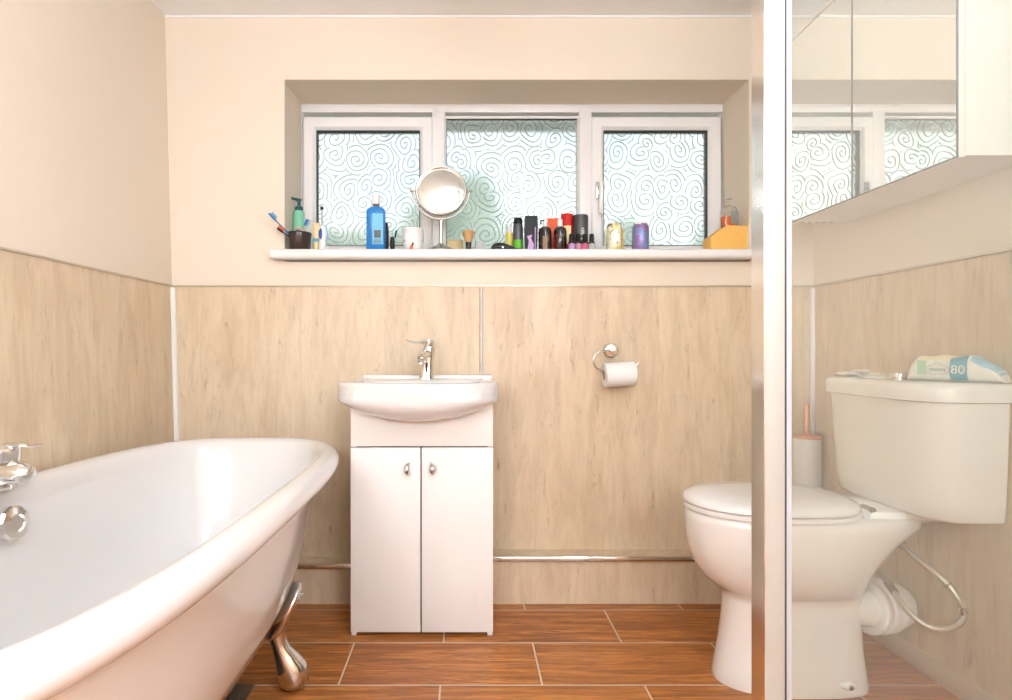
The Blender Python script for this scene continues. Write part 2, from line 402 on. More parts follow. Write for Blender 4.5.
# boxed skirting with ledge under the panels, a lower run left of the vanity unit
bm = B(); box(bm, LX(0) + .012, -.1405, 2.30, YB - .008, 0, .148); box(bm, -.1395, XR - .006, 2.30, YB - .008, 0, .176)
bb = structure('baseboard_back', bm, PANEL)
bm = B(); box(bm, LX(0) + .012, -.1405, 2.290, 2.308, .132, .1525, bev=.006); obj('chrome_edge_trim', bm, CHROME, bb)
bm = B(); box(bm, -.1395, XR - .006, 2.290, 2.308, .160, .1805, bev=.006); obj('chrome_edge_trim', bm, CHROME, bb)
bm = B(); box(bm, XR - .018, XR - .006, 1.235, 2.2925, 0, .062, bev=.002); structure('baseboard_right', bm, SKIRT)

# trims on the panelling
bm = B(); box(bm, -1.14, XR - .006, YB - .012, YB - .0, ZD - .003, ZD + .003, bev=.001); structure('trim_1', bm, TRIMB)
bm = B(); loft(bm, [[(LX(ZD) + a, y, ZD + b) for a, b in ((0, -.003), (.010, -.003), (.010, .003), (0, .003))] for y in (YF, YB - .015)]); structure('trim_2', bm, TRIMB)
bm = B(); box(bm, XR - .012, XR, YF, YB - .015, ZD - .003, ZD + .003); structure('trim_3', bm, TRIMB)
bm = B(); loft(bm, [[(LX(z) + a, YB - b, z) for a, b in ((.002, .008), (.002, .026), (.012, .028), (.018, .020), (.018, .008))] for z in (.152, ZD - .007)]); structure('trim_4', bm, UPVC)
bm = B(); box(bm, .057, .068, YB - .0135, YB - .0075, .18, ZD - .007, bev=.002); structure('trim_5', bm, mat('dull_joint_strip', (0.30, 0.27, 0.24, 1), 0.4, metal=0.7))
bm = B(); box(bm, XR - .022, XR - .006, YB - .024, YB - .008, .18, ZD - .007, bev=.004); structure('trim_6', bm, UPVC)
# small moulding at the wall/ceiling joint of the back wall
bm = B(); box(bm, LX(2.2), XR, YB - .006, YB, ZC - .006, ZC); structure('trim_7', bm, CEIL)

# ---------------------------------------------------------------- window
YW = 2.64
win = empty('window_1', (0, YW, 1.34), kind='structure')
kz = YW / F
X = lambda px: (px - CX) * kz
Z = lambda py: H - (py - CY) * kz
def frame_ring(bm, x0, x1, z0, z1, w, y0, y1, bev=.004):
    # mitred frame: loft a section around the rectangle
    def ring(ins, y): return [(x0 + ins, y, z0 + ins), (x1 - ins, y, z0 + ins), (x1 - ins, y, z1 - ins), (x0 + ins, y, z1 - ins)]
    rs = [ring(0, y1), ring(0, y0 + bev), ring(bev, y0), ring(w - bev * 2, y0), ring(w, y0 + bev * 2), ring(w, y1)]
    loft(bm, rs, False, False)
    v = rs[0], rs[-1]
    loft(bm, [rs[0], rs[-1]], False, False)
bm = B()
frame_ring(bm, X(298), X(727), 1.33, Z(104), 2.0 * kz * 2, YW, YW + .07)
fx = [X(298), X(430.5), X(444), X(580), X(593), X(727)]
box(bm, X(432), X(445), YW - .004, YW + .07, 1.35, Z(109), bev=.006)
box(bm, X(579), X(591.5), YW - .004, YW + .07, 1.35, Z(109), bev=.006)
box(bm, X(298) + .002, X(727) - .002, YW + .002, YW + .07, Z(112), Z(103), bev=.002)
obj('outer_frame', bm, UPVC, win)
# plaster-to-frame closing strip
bm = B(); box(bm, WX0, WX1, YW + .03, YW + .06, Z(106), WZ1); obj('head_filler', bm, UPVC, win)
for (a, b) in ((303.5, 432.8), (590.8, 720.5)):
    bm = B(); frame_ring(bm, X(a), X(b), 1.349, Z(117.5), 12.6 * kz, YW - .012, YW + .055, bev=.006)
    sash = obj('opening_sash', bm, UPVC, win)
    bm = B(); frame_ring(bm, X(a + 11.4), X(b - 11.4), 1.349 + 11.4 * kz, Z(117.5) - 11.4 * kz, 2.2 * kz, YW + .004, YW + .03, bev=.001)
    obj('black_gasket', bm, DARKSEAL, sash)
    bx('pane', PGLASS, sash, X(a + 12.4), X(b - 12.4), YW + .022, YW + .026, 1.349 + 12.0 * kz, Z(117.5) - 12.2 * kz)
    if a > 500:
        bm = B(); box(bm, X(595), X(601.5), YW - .022, YW - .012, Z(200), Z(183), bev=.003); obj('handle_base', bm, NICKEL, sash)
        bm = B(); box(bm, X(596.6), X(601.4), YW - .05, YW - .02, Z(189), Z(184), bev=.003)
        box(bm, X(597), X(601), YW - .052, YW - .04, Z(216), Z(185), bev=.004); obj('window_handle', bm, WHITEP, sash)
bm = B(); frame_ring(bm, X(443.5), X(580.5), 1.36, Z(115.2), 2.6 * kz, YW + .006, YW + .06, bev=.002)
bead = obj('glazing_bead', bm, UPVC, win)
bm = B(); frame_ring(bm, X(445.2), X(579.2), 1.362, Z(116.6), 1.2 * kz, YW + .012, YW + .03, bev=.0008); obj('black_gasket', bm, DARKSEAL, bead)
bx('pane', PGLASS, bead, X(445.4), X(578.8), YW + .022, YW + .026, 1.366, Z(117.2))
# sill board
SZ = 1.3405
bm = B(); box(bm, -.748, 1.15, 2.335, YB - .0005, 1.3045, SZ, bev=.012, seg=4); box(bm, WX0 + .0015, WX1 - .0015, YB - .03, YW, 1.306, SZ - .0002)
obj('windowsill', bm, UPVC, win)

# outside: eaves board and hedge beyond the glass
bm = B(); box(bm, -2.2, 2.6, 2.73, 3.10, 2.055, 2.14, bev=.004); sof = structure('outside_soffit', bm, SOFFIT)
bm = B()
for i in range(60):
    x = -5 + 10 * i / 59 + random.uniform(-.2, .2); h = 1.9 + .35 * math.sin(i * .7) + random.uniform(-.25, .25) + (.5 if 24 < i < 34 else 0)
    ellipsoid(bm, (x, 6.4 + random.uniform(-.3, .3), h * .5), (.45, .5, h * .5), 10, 8)
tag(obj('hedge', bm, HEDGE), 'pale green hedge blurred behind the patterned window glass', 'hedge', kind='stuff')
bm = B(); box(bm, -8, 8, 2.75, 14, -.15, -.02); structure('outside_ground', bm, mat('pale_paving', (.45, .44, .41, 1), .9, noise=.2))

# ---------------------------------------------------------------- added fill lights, unseen, behind and above the camera
def fill_globe(x, z, r, label):
    t = empty('fill_light_globe', (x, YF, z), label, 'fill light', 'added fill globes')  # invented fitting, adds frontal fill light from behind the camera
    bm = B(); lathe(bm, [(.06, .0), (.06, .012), (.045, .02)], (x, YF, z - r - .02), (0, 1, 0), seg=32); obj('wall_plate', bm, CHROME, t)
    yc = YF + r + .06
    bm = B(); tube(bm, smooth_path([(x, YF + .01, z - r - .02), (x, YF + .10, z - r - .035), (x, yc, z - r - .03), (x, yc, z - r + .01)], 5), .010, 12); lathe(bm, [(.045, -.012), (.05, 0), (.055, .016)], (x, yc, z - r), seg=24); obj('arm', bm, CHROME, t)
    bm = B(); n = 24
    lathe(bm, [(r * math.sin(.2 + (PI - .2) * k / n), -r * math.cos(.2 + (PI - .2) * k / n)) for k in range(n + 1)], (x, yc, z), seg=40); obj('globe', bm, FILLD, t)
fill_globe(-.78, 1.55, .20, 'large opal globe added as unseen fill light, left of the door behind the camera')
fill_globe(.80, 1.60, .235, 'large opal globe added as unseen fill light, right of the door behind the camera')
def overhead_fill(x, y, r, label):
    t = empty('fill_light_overhead', (x, y, ZC), label, 'ceiling light')  # invented hanging globe, added out of view to brighten the ceiling
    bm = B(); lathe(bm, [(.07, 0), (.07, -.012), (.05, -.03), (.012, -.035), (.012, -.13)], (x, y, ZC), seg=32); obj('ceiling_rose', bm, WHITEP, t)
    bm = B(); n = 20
    lathe(bm, [(r * math.sin(.2 + (PI - .2) * k / n), -.12 - r + r * math.cos(.2 + (PI - .2) * k / n)) for k in range(n + 1)], (x, y, ZC), seg=40); obj('globe', bm, FILLC, t)
overhead_fill(.42, .70, .17, 'opal globe added as unseen fill light, hanging from the ceiling in front of the window')

# world
w = bpy.data.worlds.new('overcast_sky'); S.world = w; w.use_nodes = True
nt = w.node_tree; bg = nt.nodes['Background']
tc = nt.nodes.new('ShaderNodeTexCoord'); nz = nt.nodes.new('ShaderNodeTexNoise'); nz.inputs['Scale'].default_value = 3.0
cr = nt.nodes.new('ShaderNodeValToRGB'); cr.color_ramp.elements[0].color = (.78, .88, .95, 1); cr.color_ramp.elements[1].color = (1, 1, 1, 1)
cr.color_ramp.elements[0].position = .35; cr.color_ramp.elements[1].position = .6
nt.links.new(tc.outputs['Generated'], nz.inputs['Vector']); nt.links.new(nz.outputs['Fac'], cr.inputs['Fac']); nt.links.new(cr.outputs['Color'], bg.inputs['Color'])
bg.inputs['Strength'].default_value = .82

# ---------------------------------------------------------------- bathtub
BX, BY = -.735, 1.32
def bring(a, b, z, n=3.4, N=96, dx=0.0):
    out = []
    for i in range(N):
        t = 2 * PI * i / N
        out.append(Vector((BX + dx + a * sq(math.cos(t), n), BY + b * sq(math.sin(t), n), z)))
    return out
tub = empty('bathtub', (BX, BY, 0), 'white roll-top bath on chrome claw feet along the left wall', 'bathtub')
bm = B()
ZR = .646
rings = [bring(.06, .38, .168, 2.6), bring(.13, .47, .172, 2.6), bring(.19, .57, .188, 2.7), bring(.235, .655, .225, 2.8), bring(.268, .715, .29, 2.9),
         bring(.287, .75, .37, 3.0), bring(.300, .775, .46, 3.1), bring(.310, .795, .54, 3.2), bring(.316, .806, .575, 3.3)]
# rolled rim
for k in range(13):
    th = math.radians(-115 + k * 270 / 12)
    rings.append(bring(.337 + .036 * math.cos(th), .832 + .036 * math.cos(th), .613 + .033 * math.sin(th), 3.5))
rings += [bring(.296, .79, .585, 3.3), bring(.290, .78, .53, 3.2), bring(.280, .758, .44, 3.05), bring(.262, .715, .33, 2.9), bring(.235, .655, .265, 2.8), bring(.19, .56, .228, 2.7), bring(.1, .42, .215, 2.6)]
loft(bm, rings)
obj('tub_body', bm, BATHW, tub, angle=50)
def bath_foot(sx, sy):
    bm = B(); c = Vector((BX, BY, 0))
    def W(x, y, z): return Vector((BX + sx * x, BY + sy * y, z))
    # shield plate hugging the body, swelling into a leg and ball
    out = Vector((.95, .31, 0)).normalized(); tanv = Vector((-.31, .95, 0)).normalized()
    C0, C1 = Vector((.272, .395, .305)), Vector((.176, .395, .148)); ax_ = (C1 - C0).normalized(); nrm = Vector((-ax_.z, 0, ax_.x)).normalized()
    if nrm.x < 0: nrm = -nrm
    def plate(sv, tw, on): return C0.lerp(C1, sv) + tanv * tw + nrm * on
    rs = []
    for sv, wt, th in ((0, .006, .006), (.06, .030, .012), (.18, .050, .017), (.36, .064, .022), (.55, .066, .026), (.72, .050, .028), (.87, .036, .028), (.97, .022, .022), (1.0, .010, .012)):
        rs.append([W(*plate(sv, wt * math.cos(a), th * math.sin(a) + .002)) for a in [2 * PI * i / 28 for i in range(28)]])
    loft(bm, rs)
    secs = [((.208, .395, .190), .026, .026), ((.206, .396, .165), .028, .027), ((.210, .398, .142), .024, .024), ((.218, .400, .120), .024, .025), ((.231, .404, .098), .031, .033), ((.243, .408, .072), .040, .041), ((.250, .410, .046), .045, .046), ((.251, .410, .020), .041, .042), ((.249, .410, .001), .028, .028)]
    rs = []
    for (p, wt, wo) in secs:
        rs.append([W(p[0] + tanv.x * wt * math.cos(a) + out.x * wo * math.sin(a), p[1] + tanv.y * wt * math.cos(a) + out.y * wo * math.sin(a), p[2]) for a in [2 * PI * i / 24 for i in range(24)]])
    loft(bm, rs)
    f = obj('claw_foot', bm, CHROME, tub, angle=60)
    bm = B()
    for sc in (1.0, .62):
        pts = [W(*plate(.42 - .30 * sc * math.cos(a), .036 * sc * math.sin(a), .0265 - .017 * abs(math.sin(a)) * sc)) for a in [2 * PI * i / 18 for i in range(19)]]
        tube(bm, pts, .0028, 6, caps=False)
    obj('scroll_ornament', bm, CHROME, f)
for sx in (1, -1):
    for sy in (1, -1): bath_foot(sx, sy)
# waste under the bath
bm = B(); tube(bm, [(BX, BY + .1, .19), (BX, BY + .1, .10), (BX - .02, BY + .14, .07), (BX - .12, BY + .2, .06), (-1.1, BY + .2, .06)], .021); obj('waste_pipe', bm, PLATE, tub)
bm = B(); box(bm, BX - .02, BX + .14, BY + .16, BY + .42, .001, .006, bev=.002); 
tube(bm, [(BX + .05, BY + .36, .003), (BX + .05, BY + .36, .17), (BX + .0, BY + .36, .19)], .02)
obj('floor_bracket', bm, PLATE, tub)
for dy in (.235, .275): bx('bracket_slot', BLACKP, tub, BX + .06, BX + .115, BY + dy, BY + dy + .012, .0055, .0065)
# bath mixer on the wall-side rim
ty = 1.36
bm = B(); lathe(bm, [(.034, 0), (.034, .006), (.026, .012), (.025, .05), (.027, .06), (.027, .082), (.022, .09)], (-1.045, ty, ZR - .004), seg=28)
fa = obj('bath_mixer', bm, CHROME, tub)
bm = B(); tube(bm, smooth_path([(-1.065, ty, .676), (-1.02, ty, .680), (-.990, ty - .002, .679), (-.968, ty - .003, .674), (-.958, ty - .003, .671)], 5), [.030, .029, .028, .027, .022, .010], 20, 1.0)
obj('spout', bm, CHROME, fa)
bm = text_bm('TRES', .012, Matrix.Translation((-.992, ty - .0272, .671)) @ Matrix.Rotation(PI / 2, 4, 'X'), .0008); obj('lettering', bm, BLACKP, fa)
bm = B(); lathe(bm, [(.026, 0), (.029, .008), (.028, .030), (.020, .038)], (-1.020, ty, .705), seg=22)
tube(bm, smooth_path([(-1.02, ty, .738), (-.985, ty, .742), (-.965, ty, .738), (-.935, ty - .003, .744)], 4), [.018, .013, .008, .004], 12, .5)
obj('lever', bm, CHROME, fa)
# overflow knob
bm = B()
ax = Vector((1, -.12, .14)).normalized()
lathe(bm, [(.030, -.02), (.034, 0), (.034, .008), (.039, .014), (.040, .030), (.036, .037), (.020, .040), (.018, .036), (.001, .036)], (-1.035, ty + .01, .562), ax, seg=10)
obj('overflow_knob', bm, CHROME, tub, angle=25)

# ---------------------------------------------------------------- vanity unit
VX0, VX1, VY = -.3815, .0935, 2.042
van = empty('vanity_unit', ((VX0 + VX1) / 2, VY, 0), 'white two-door vanity cabinet standing under the washbasin', 'cabinet')
bm = B()
box(bm, VX0, VX0 + .016, VY + .019, 2.292, .004, .801); box(bm, VX1 - .016, VX1, VY + .019, 2.292, .004, .801)
box(bm, VX0 + .016, VX1 - .016, VY + .03, 2.292, .06, .076); box(bm, VX0 + .016, VX1 - .016, 2.28, 2.292, .076, .801)
box(bm, VX0, VX1, VY + .002, VY + .0185, .632, .8012, bev=.0015)
obj('carcass', bm, CABW, van)
bx('gap_shade_sheet', BLACKP, van, VX0 + .017, VX1 - .017, VY + .0195, VY + .0215, .03, .63)  # black sheet behind the doors, stands in for shade in the gaps
xm = (421 - CX) * VY / F
for x0, x1, hx, s in ((VX0, xm - .0022, 409, 1), (xm + .0022, VX1, 431, -1)):
    bm = B(); box(bm, x0, x1, VY, VY + .018, .012, .6275, bev=.0015); d = obj('door', bm, CABW, van)
    c = P(hx, 469, VY); bm = B()
    pts = [c + Vector((s * (.009 * (1 - math.cos(a)) - .006), -.003 - .017 * math.sin(a + PI / 2) ** 2 * .9, .021 * math.sin(a))) for a in [(-1.35 + 2.7 * i / 12) for i in range(13)]]
    tube(bm, pts, [.004, .0068, .0085, .0068, .004], 12)
    for q in (pts[0], pts[-1]): tube(bm, [q, (q.x, VY + .001, q.z)], .0035, 8)
    obj('door_handle', bm, CHROME, d)
for fx_ in (VX0 + .002, VX1 - .018):
    bx('foot', WHITEP, van, fx_, fx_ + .016, VY + .005, VY + .03, 0, .012)

# ---------------------------------------------------------------- washbasin
bas = empty('washbasin', (-.154, 2.2, .724), 'white ceramic washbasin with a bowed front set on the vanity cabinet', 'washbasin')
def basin_ring(w_, yf, z, yb=2.386, yc=2.04, n=2.25, r=.02, cx=-.154, N=40):
    pts = []
    for i in range(N + 1):
        t = PI * i / N
        pts.append(Vector((cx - w_ * sq(math.cos(t), n), yc - (yc - yf) * sq(math.sin(t), n), z)))
    yb2 = yb
    for i in range(1, 9): pts.append(Vector((cx + w_, yc + (yb2 - yc) * i / 9, z)))
    for i in range(0, 17): pts.append(Vector((cx + w_ - 2 * w_ * i / 16, yb2, z)))
    for i in range(8, 0, -1): pts.append(Vector((cx - w_, yc + (yb2 - yc) * i / 9, z)))
    return pts
bm = B(); rs = []
z0 = .719
for k in range(1, 17):
    ph = PI / 2 * k / 16; f = 1 - math.cos(ph)
    rs.append(basin_ring(.266 * f ** (1 / 2.25), 2.030 - .127 * math.sin(ph) ** .9, z0 + .067 * f, yb=2.0405, yc=2.036))
rs += [basin_ring(.266, 1.902, .8018, yb=2.0405, yc=2.036), basin_ring(.266, 1.902, .8022), basin_ring(.266, 1.900, .836), basin_ring(.2655, 1.901, .843), basin_ring(.263, 1.904, .8465), basin_ring(.259, 1.908, .848)]
for w_, yf_, yb_i, z_ in ((.235, 1.93, 2.28, .8485), (.215, 1.942, 2.215, .8475), (.203, 1.950, 2.19, .840), (.190, 1.958, 2.18, .80), (.155, 1.975, 2.16, .765), (.09, 2.005, 2.12, .752), (.03, 2.03, 2.08, .749)):
    rs.append(basin_ring(w_, yf_, z_, yb=yb_i, yc=2.04))
loft(bm, rs)
basin_bowl = obj('basin', bm, BASINW, bas, angle=70)
bm = B(); box(bm, -.384, .106, 2.305, 2.389, .835, .860, bev=.008, seg=3); obj('tap_ledge', bm, BASINW, bas)
# monobloc tap
tx, tyy = -.138, 2.245
bm = B()
rs = []
for z, wx, wy, dx, dy in ((.846, .030, .032, -.004, 0), (.854, .029, .031, -.004, 0), (.862, .025, .027, -.003, 0), (.91, .021, .024, .001, -.002), (.945, .020, .024, .004, -.004), (.965, .020, .022, .005, -.004), (.970, .016, .018, .005, -.004)):
    rs.append([Vector((tx + dx + wx * sq(math.cos(a), 2.8), tyy + dy + wy * sq(math.sin(a), 2.8), z)) for a in [2 * PI * i / 24 for i in range(24)]])
loft(bm, rs); tp = obj('mixer_tap', bm, CHROME, bas, angle=40)
bm = B(); tube(bm, smooth_path([(tx, tyy - .01, .940), (tx - .008, tyy - .06, .938), (tx - .012, tyy - .10, .930), (tx - .014, tyy - .118, .922)], 4), [.018, .017, .016, .0145], 16)
lathe(bm, [(.0135, 0), (.0135, -.010), (.010, -.0105), (.009, -.004)], (tx - .014, tyy - .116, .918), (.1, .8, .6), 16); obj('spout', bm, CHROME, tp)
bm = B(); tube(bm, smooth_path([(tx + .020, tyy - .006, .982), (tx - .010, tyy - .012, .984), (tx - .042, tyy - .020, .981), (tx - .076, tyy - .028, .990)], 4), [.017, .016, .009, .006], 12, .5)
lathe(bm, [(.019, 0), (.021, .008), (.019, .022)], (tx + .005, tyy - .004, .969), seg=20); obj('lever', bm, CHROME, tp)
bm = B(); box(bm, tx - .006, tx + .004, tyy - .0295, tyy - .022, .875, .908, bev=.002); obj('maker_plate', bm, DKGREY, tp)

# ---------------------------------------------------------------- toilet roll and holder
hl = empty('toilet_roll_holder', (.572, YB - .008, .95), 'chrome toilet roll holder fixed to the beige back wall panel', 'toilet roll holder')
c = P(611, 350.5, YB - .01)
bm = B(); lathe(bm, [(.029, 0), (.029, .006), (.024, .012), (.012, .015), (.011, .045), (.013, .048), (.012, .056), (.001, .058)], (c.x, YB - .0078, c.z), (0, -1, 0), 28); obj('rosette', bm, CHROME, hl)
ry = YB - .062
rc = P(618.8, 371, ry)
tl = .07
pts = [(c.x + .004, ry + .012, c.z + .001), (c.x - .02, ry + .008, c.z + .0)] + [(rc.x - .055 - .042 * math.sin(a), ry, (c.z + rc.z) / 2 + ((c.z - rc.z) / 2 + .0) * math.cos(a)) for a in [PI * (.12 + .86 * i / 10) for i in range(11)]]
pts += [(rc.x - .03, ry, rc.z - .001), (rc.x + .03, ry, rc.z + .003), (rc.x + .058, ry, rc.z + .014), (rc.x + .076, ry - .004, rc.z + .034)]
bm = B(); tube(bm, smooth_path(pts, 3), .0034, 10); obj('wire_arm', bm, CHROME, hl)
tilt = math.radians(3.5); axv = Vector((math.cos(tilt), .06, math.sin(tilt))).normalized()
ctr = Vector((rc.x, ry, rc.z - .0125))
trl = empty('toilet_roll', ctr, 'white part-used toilet roll hanging on the chrome holder', 'toilet roll')
R_, L_ = .0465, .116
bm = B(); lathe(bm, [(.019, -L_ / 2), (R_ - .002, -L_ / 2), (R_, -L_ / 2 + .002), (R_, L_ / 2 - .002), (R_ - .002, L_ / 2), (.019, L_ / 2), (.019, -L_ / 2)], ctr, axv, 40, False, False)
obj('tissue', bm, PAPER, trl)
bm = B(); lathe(bm, [(.0192, -L_ / 2 - .0005), (.0192, L_ / 2 + .0005), (.0172, L_ / 2 + .0005), (.0172, -L_ / 2 - .0005), (.0192, -L_ / 2 - .0005)], ctr, axv, 28, False, False); obj('card_core', bm, CARD, trl)

# ---------------------------------------------------------------- toilet
TY, TW = 1.79, XR - .007          # axis across the room, wall face
toi = empty('toilet', (1.0, TY, 0), 'white close-coupled toilet with closed lid against the right wall', 'toilet')
def tring(ub, uf, w_, uc, z, nf=2.2, nb=2.6, N=48):
    out = []
    for i in range(N):
        t = 2 * PI * i / N; cx_, sy_ = math.cos(t), math.sin(t)
        n = nf if cx_ > 0 else nb
        u = uc + (uf - uc if cx_ > 0 else uc - ub) * sq(cx_, n)
        out.append(Vector((TW - u, TY + w_ * sq(sy_, n), z)))
    return out
bm = B()
loft(bm, [tring(.215, .632, .118, .43, 0, 2.2, 3.6), tring(.215, .632, .119, .43, .012, 2.2, 3.6), tring(.218, .627, .114, .43, .04, 2.2, 3.6), tring(.225, .615, .104, .43, .11, 2.2, 3.6), tring(.229, .606, .099, .43, .18, 2.2, 3.6), tring(.229, .602, .099, .43, .235, 2.2, 3.6), tring(.228, .604, .101, .43, .254, 2.2, 3.5),
          tring(.226, .620, .114, .43, .266, 2.2, 3.3), tring(.222, .642, .132, .43, .281, 2.2, 3.0), tring(.214, .666, .150, .44, .305, 2.2, 2.8), tring(.195, .689, .166, .45, .342), tring(.160, .702, .176, .46, .385), tring(.108, .707, .180, .47, .43), tring(.060, .708, .180, .47, .462), tring(.06, .708, .180, .47, .486), tring(.065, .702, .174, .47, .492)])
# flat deck the cistern sits on
rs = []
for z, g in ((.470, -.025), (.488, 0), (.508, 0), (.5125, -.004)):
    rs.append([Vector((TW - u, TY + v, z)) for u, v in ((.02, -.11 - g), (.20 + g, -.125 - g), (.25 + g, -.115 - g), (.27 + g, -.06), (.27 + g, .06), (.25 + g, .115 + g), (.20 + g, .125 + g), (.02, .11 + g))])
loft(bm, rs)
pan = obj('pan', bm, CERAMIC, toi, angle=50)
bm = B(); ellipsoid(bm, (1.05, TY - .113, .034), (.022, .012, .012)); obj('bolt_boss', bm, CERAMIC, toi)
bm = B(); lathe(bm, [(.007, 0), (.006, .004), (.001, .005)], (1.05, TY - .1235, .034), (0, -1, 0), 12); obj('floor_bolt', bm, CHROME, toi)
bm = B(); loft(bm, [tring(.245, .706, .178, .47, .4935), tring(.24, .712, .184, .47, .4955), tring(.24, .712, .184, .47, .505), tring(.245, .708, .180, .47, .5075)]); obj('seat', bm, SEATW, toi, angle=50)
bm = B(); loft(bm, [tring(.252, .706, .180, .47, .510), tring(.247, .713, .186, .47, .5125), tring(.247, .713, .186, .47, .521), tring(.252, .708, .181, .47, .527), tring(.28, .685, .16, .47, .536), tring(.36, .60, .09, .47, .5430)]); obj('seat_lid', bm, SEATW, toi, angle=60)
for v in (-.085, .085):
    bm = B(); lathe(bm, [(.009, -.022), (.009, .022)], (TW - .243, TY + v * 1.1, .513), (0, 1, 0), 16); obj('seat_hinge', bm, NICKEL, toi)
def cring(d, hw, z, n=4.0, N=44, yc=1.778):
    pts = [Vector((TW - .002, yc - hw, z))]
    for i in range(N + 1):
        t = PI * i / N
        pts.append(Vector((TW - .03 - (d - .03) * sq(math.sin(t), n), yc - hw * sq(math.cos(t), n), z)))
    pts.append(Vector((TW - .002, yc + hw, z)))
    return pts
bm = B(); loft(bm, [cring(.170, .232, .5135), cring(.177, .238, .522), cring(.182, .242, .56), cring(.192, .249, .70), cring(.197, .252, .80), cring(.198, .2525, .828)])
cis = obj('cistern', bm, CISTERN, toi, angle=50)
bm = B(); loft(bm, [cring(.202, .255, .818), cring(.213, .264, .822), cring(.2145, .2655, .850), cring(.211, .262, .862), cring(.203, .254, .868), cring(.16, .21, .8705)]); obj('cistern_lid', bm, CISTERN, cis, angle=50)
bm = B(); lathe(bm, [(.026, 0), (.026, .012), (.023, .017), (.001, .018)], (1.262, 1.778, .870), seg=28); obj('flush_button', bm, CHROME, cis)
# outlet and white connector to the wall, braided inlet hose
bm = B(); tube(bm, [(1.07, TY - .03, .220), (1.19, TY - .02, .206)], .052, 24); obj('outlet_spigot', bm, CERAMIC, toi)
bm = B()
path = smooth_path([(1.155, TY - .025, .211), (1.185, TY - .02, .207), (1.220, TY - .012, .203), (1.255, TY + .005, .200), (1.285, TY + .05, .198), (1.292, TY + .12, .190), (1.292, TY + .30, .125), (1.292, 2.298, .112)], 6)
rad = []
for i in range(len(path)):
    rad.append(.064)
for i, v in enumerate((.056, .070, .073, .073, .072, .066, .065, .070, .071, .066, .065, .068, .068, .063, .061, .060)): rad[i] = v
for i in range(16, len(path)): rad[i] = max(.050, .060 - .001 * (i - 16))
tube(bm, path, rad, 28); obj('pan_connector', bm, WHITEP, toi, angle=25)
hp = [P(898, 541, 1.72), P(912, 554, 1.66), P(930, 569, 1.62), P(947, 584, 1.59), P(959, 600, 1.57), P(964, 614, 1.565), P(957, 625, 1.57), P(942, 629, 1.59), P(925, 625, 1.61), P(908, 611, 1.64), P(894, 592, 1.68), P(884, 577, 1.73), P(875, 566, 1.80)]
bm = B(); tube(bm, smooth_path(hp, 5), .0085, 12); hose = obj('braided_hose', bm, BRAID, toi)
for a_, b2_, rr_ in ((P(893, 538, 1.74), P(902, 545, 1.70), .0125), (P(895, 593, 1.675), P(888, 583, 1.71), .0105), (P(962, 607, 1.567), P(964, 614, 1.565), .010), (P(946, 583, 1.59), P(949, 587, 1.588), .0095)):
    bm = B(); tube(bm, [a_, b2_], rr_, 12); obj('hose_ferrule', bm, NICKEL, hose)

# wet wipes pack on the cistern lid
wp = empty('wet_wipes_pack', (1.27, 1.6, .868), 'white and pale blue pack of wet wipes lying on the cistern lid', 'wet wipes pack')
ZL = .8708
bm = B()
NY = 26; NX = 18
PA = Vector((1.212, 1.690, 0)); PD = Vector((.45, -.893, 0)).normalized(); PN = Vector((PD.y, -PD.x, 0))
PLEN = .215
def pack_pt(v, a):   # v 0..1 along the pack, a around its section
    e = min(1.0, v / .14) ** .5 * min(1.0, (1 - v) / .30) ** .5
    hh = .006 + .060 * e * (1 + .05 * math.sin(v * 21)); ww = .022 + .014 * e
    c_ = PA + PD * (PLEN * v) - PN * .036
    p = c_ - PN * (ww * sq(math.cos(a), 3.2))
    return Vector((p.x, p.y, ZL + hh * .5 + hh * .5 * sq(math.sin(a), 2.6)))
rs = [[pack_pt(i / NY, 2 * PI * k / 36) for k in range(36)] for i in range(NY + 1)]
loft(bm, rs); pk = obj('film_wrap', bm, PACKW, wp, angle=70)
def decal(name, m, v0, v1, a0, a1, off, parent, nv=8, na=8):
    bm = B(); g = []
    for i in range(nv + 1):
        row = []
        for k in range(na + 1):
            v = v0 + (v1 - v0) * i / nv; a_ = a0 + (a1 - a0) * k / na
            p = pack_pt(v, a_); c_ = pack_pt(v, PI); cc = PA + PD * (PLEN * v) - PN * .036; cc.z = ZL + .03
            n_ = (p - cc).normalized(); row.append(bm.verts.new(p + n_ * off))
        g.append(row)
    for i in range(nv):
        for k in range(na): bm.faces.new((g[i][k], g[i + 1][k], g[i + 1][k + 1], g[i][k + 1]))
    return obj(name, bm, m, parent)
decal('yellow_panel', PACKY, .13, .60, PI * .30, PI * .80, .0006, pk)
decal('blue_end_panel', PACKB, .71, .985, PI * .15, PI * .84, .0008, pk)
decal('blue_badge', TEALP, .50, .68, PI * .64, PI * 1.30, .0012, pk)
decal('green_badge', PRINTGN, .15, .25, PI * .80, PI * 1.12, .0012, pk)
MX = Matrix(((PD.x, 0, PN.x, 0), (PD.y, 0, PN.y, 0), (0, 1, 0, 0), (0, 0, 0, 1)))
def on_pack(s, size, v, z, m, name, off=.0022):
    p = pack_pt(v, PI) + PN * off; bm = text_bm(s, size, Matrix.Translation((p.x, p.y, z)) @ MX, .0004); obj(name, bm, m, pk)
on_pack('80', .032, .59, ZL + .030, PACKW, 'badge_number')
on_pack('mama', .0160, .376, ZL + .031, PRINTG, 'cloud_lettering')
bm = B(); p0 = pack_pt(.376, PI) + PN * .0024
cl = [(-.025, -.008), (-.014, -.013), (.014, -.013), (.025, -.008), (.027, .002), (.019, .010), (.010, .010), (.0, .020), (-.010, .012), (-.019, .010), (-.027, .002), (-.025, -.008)]
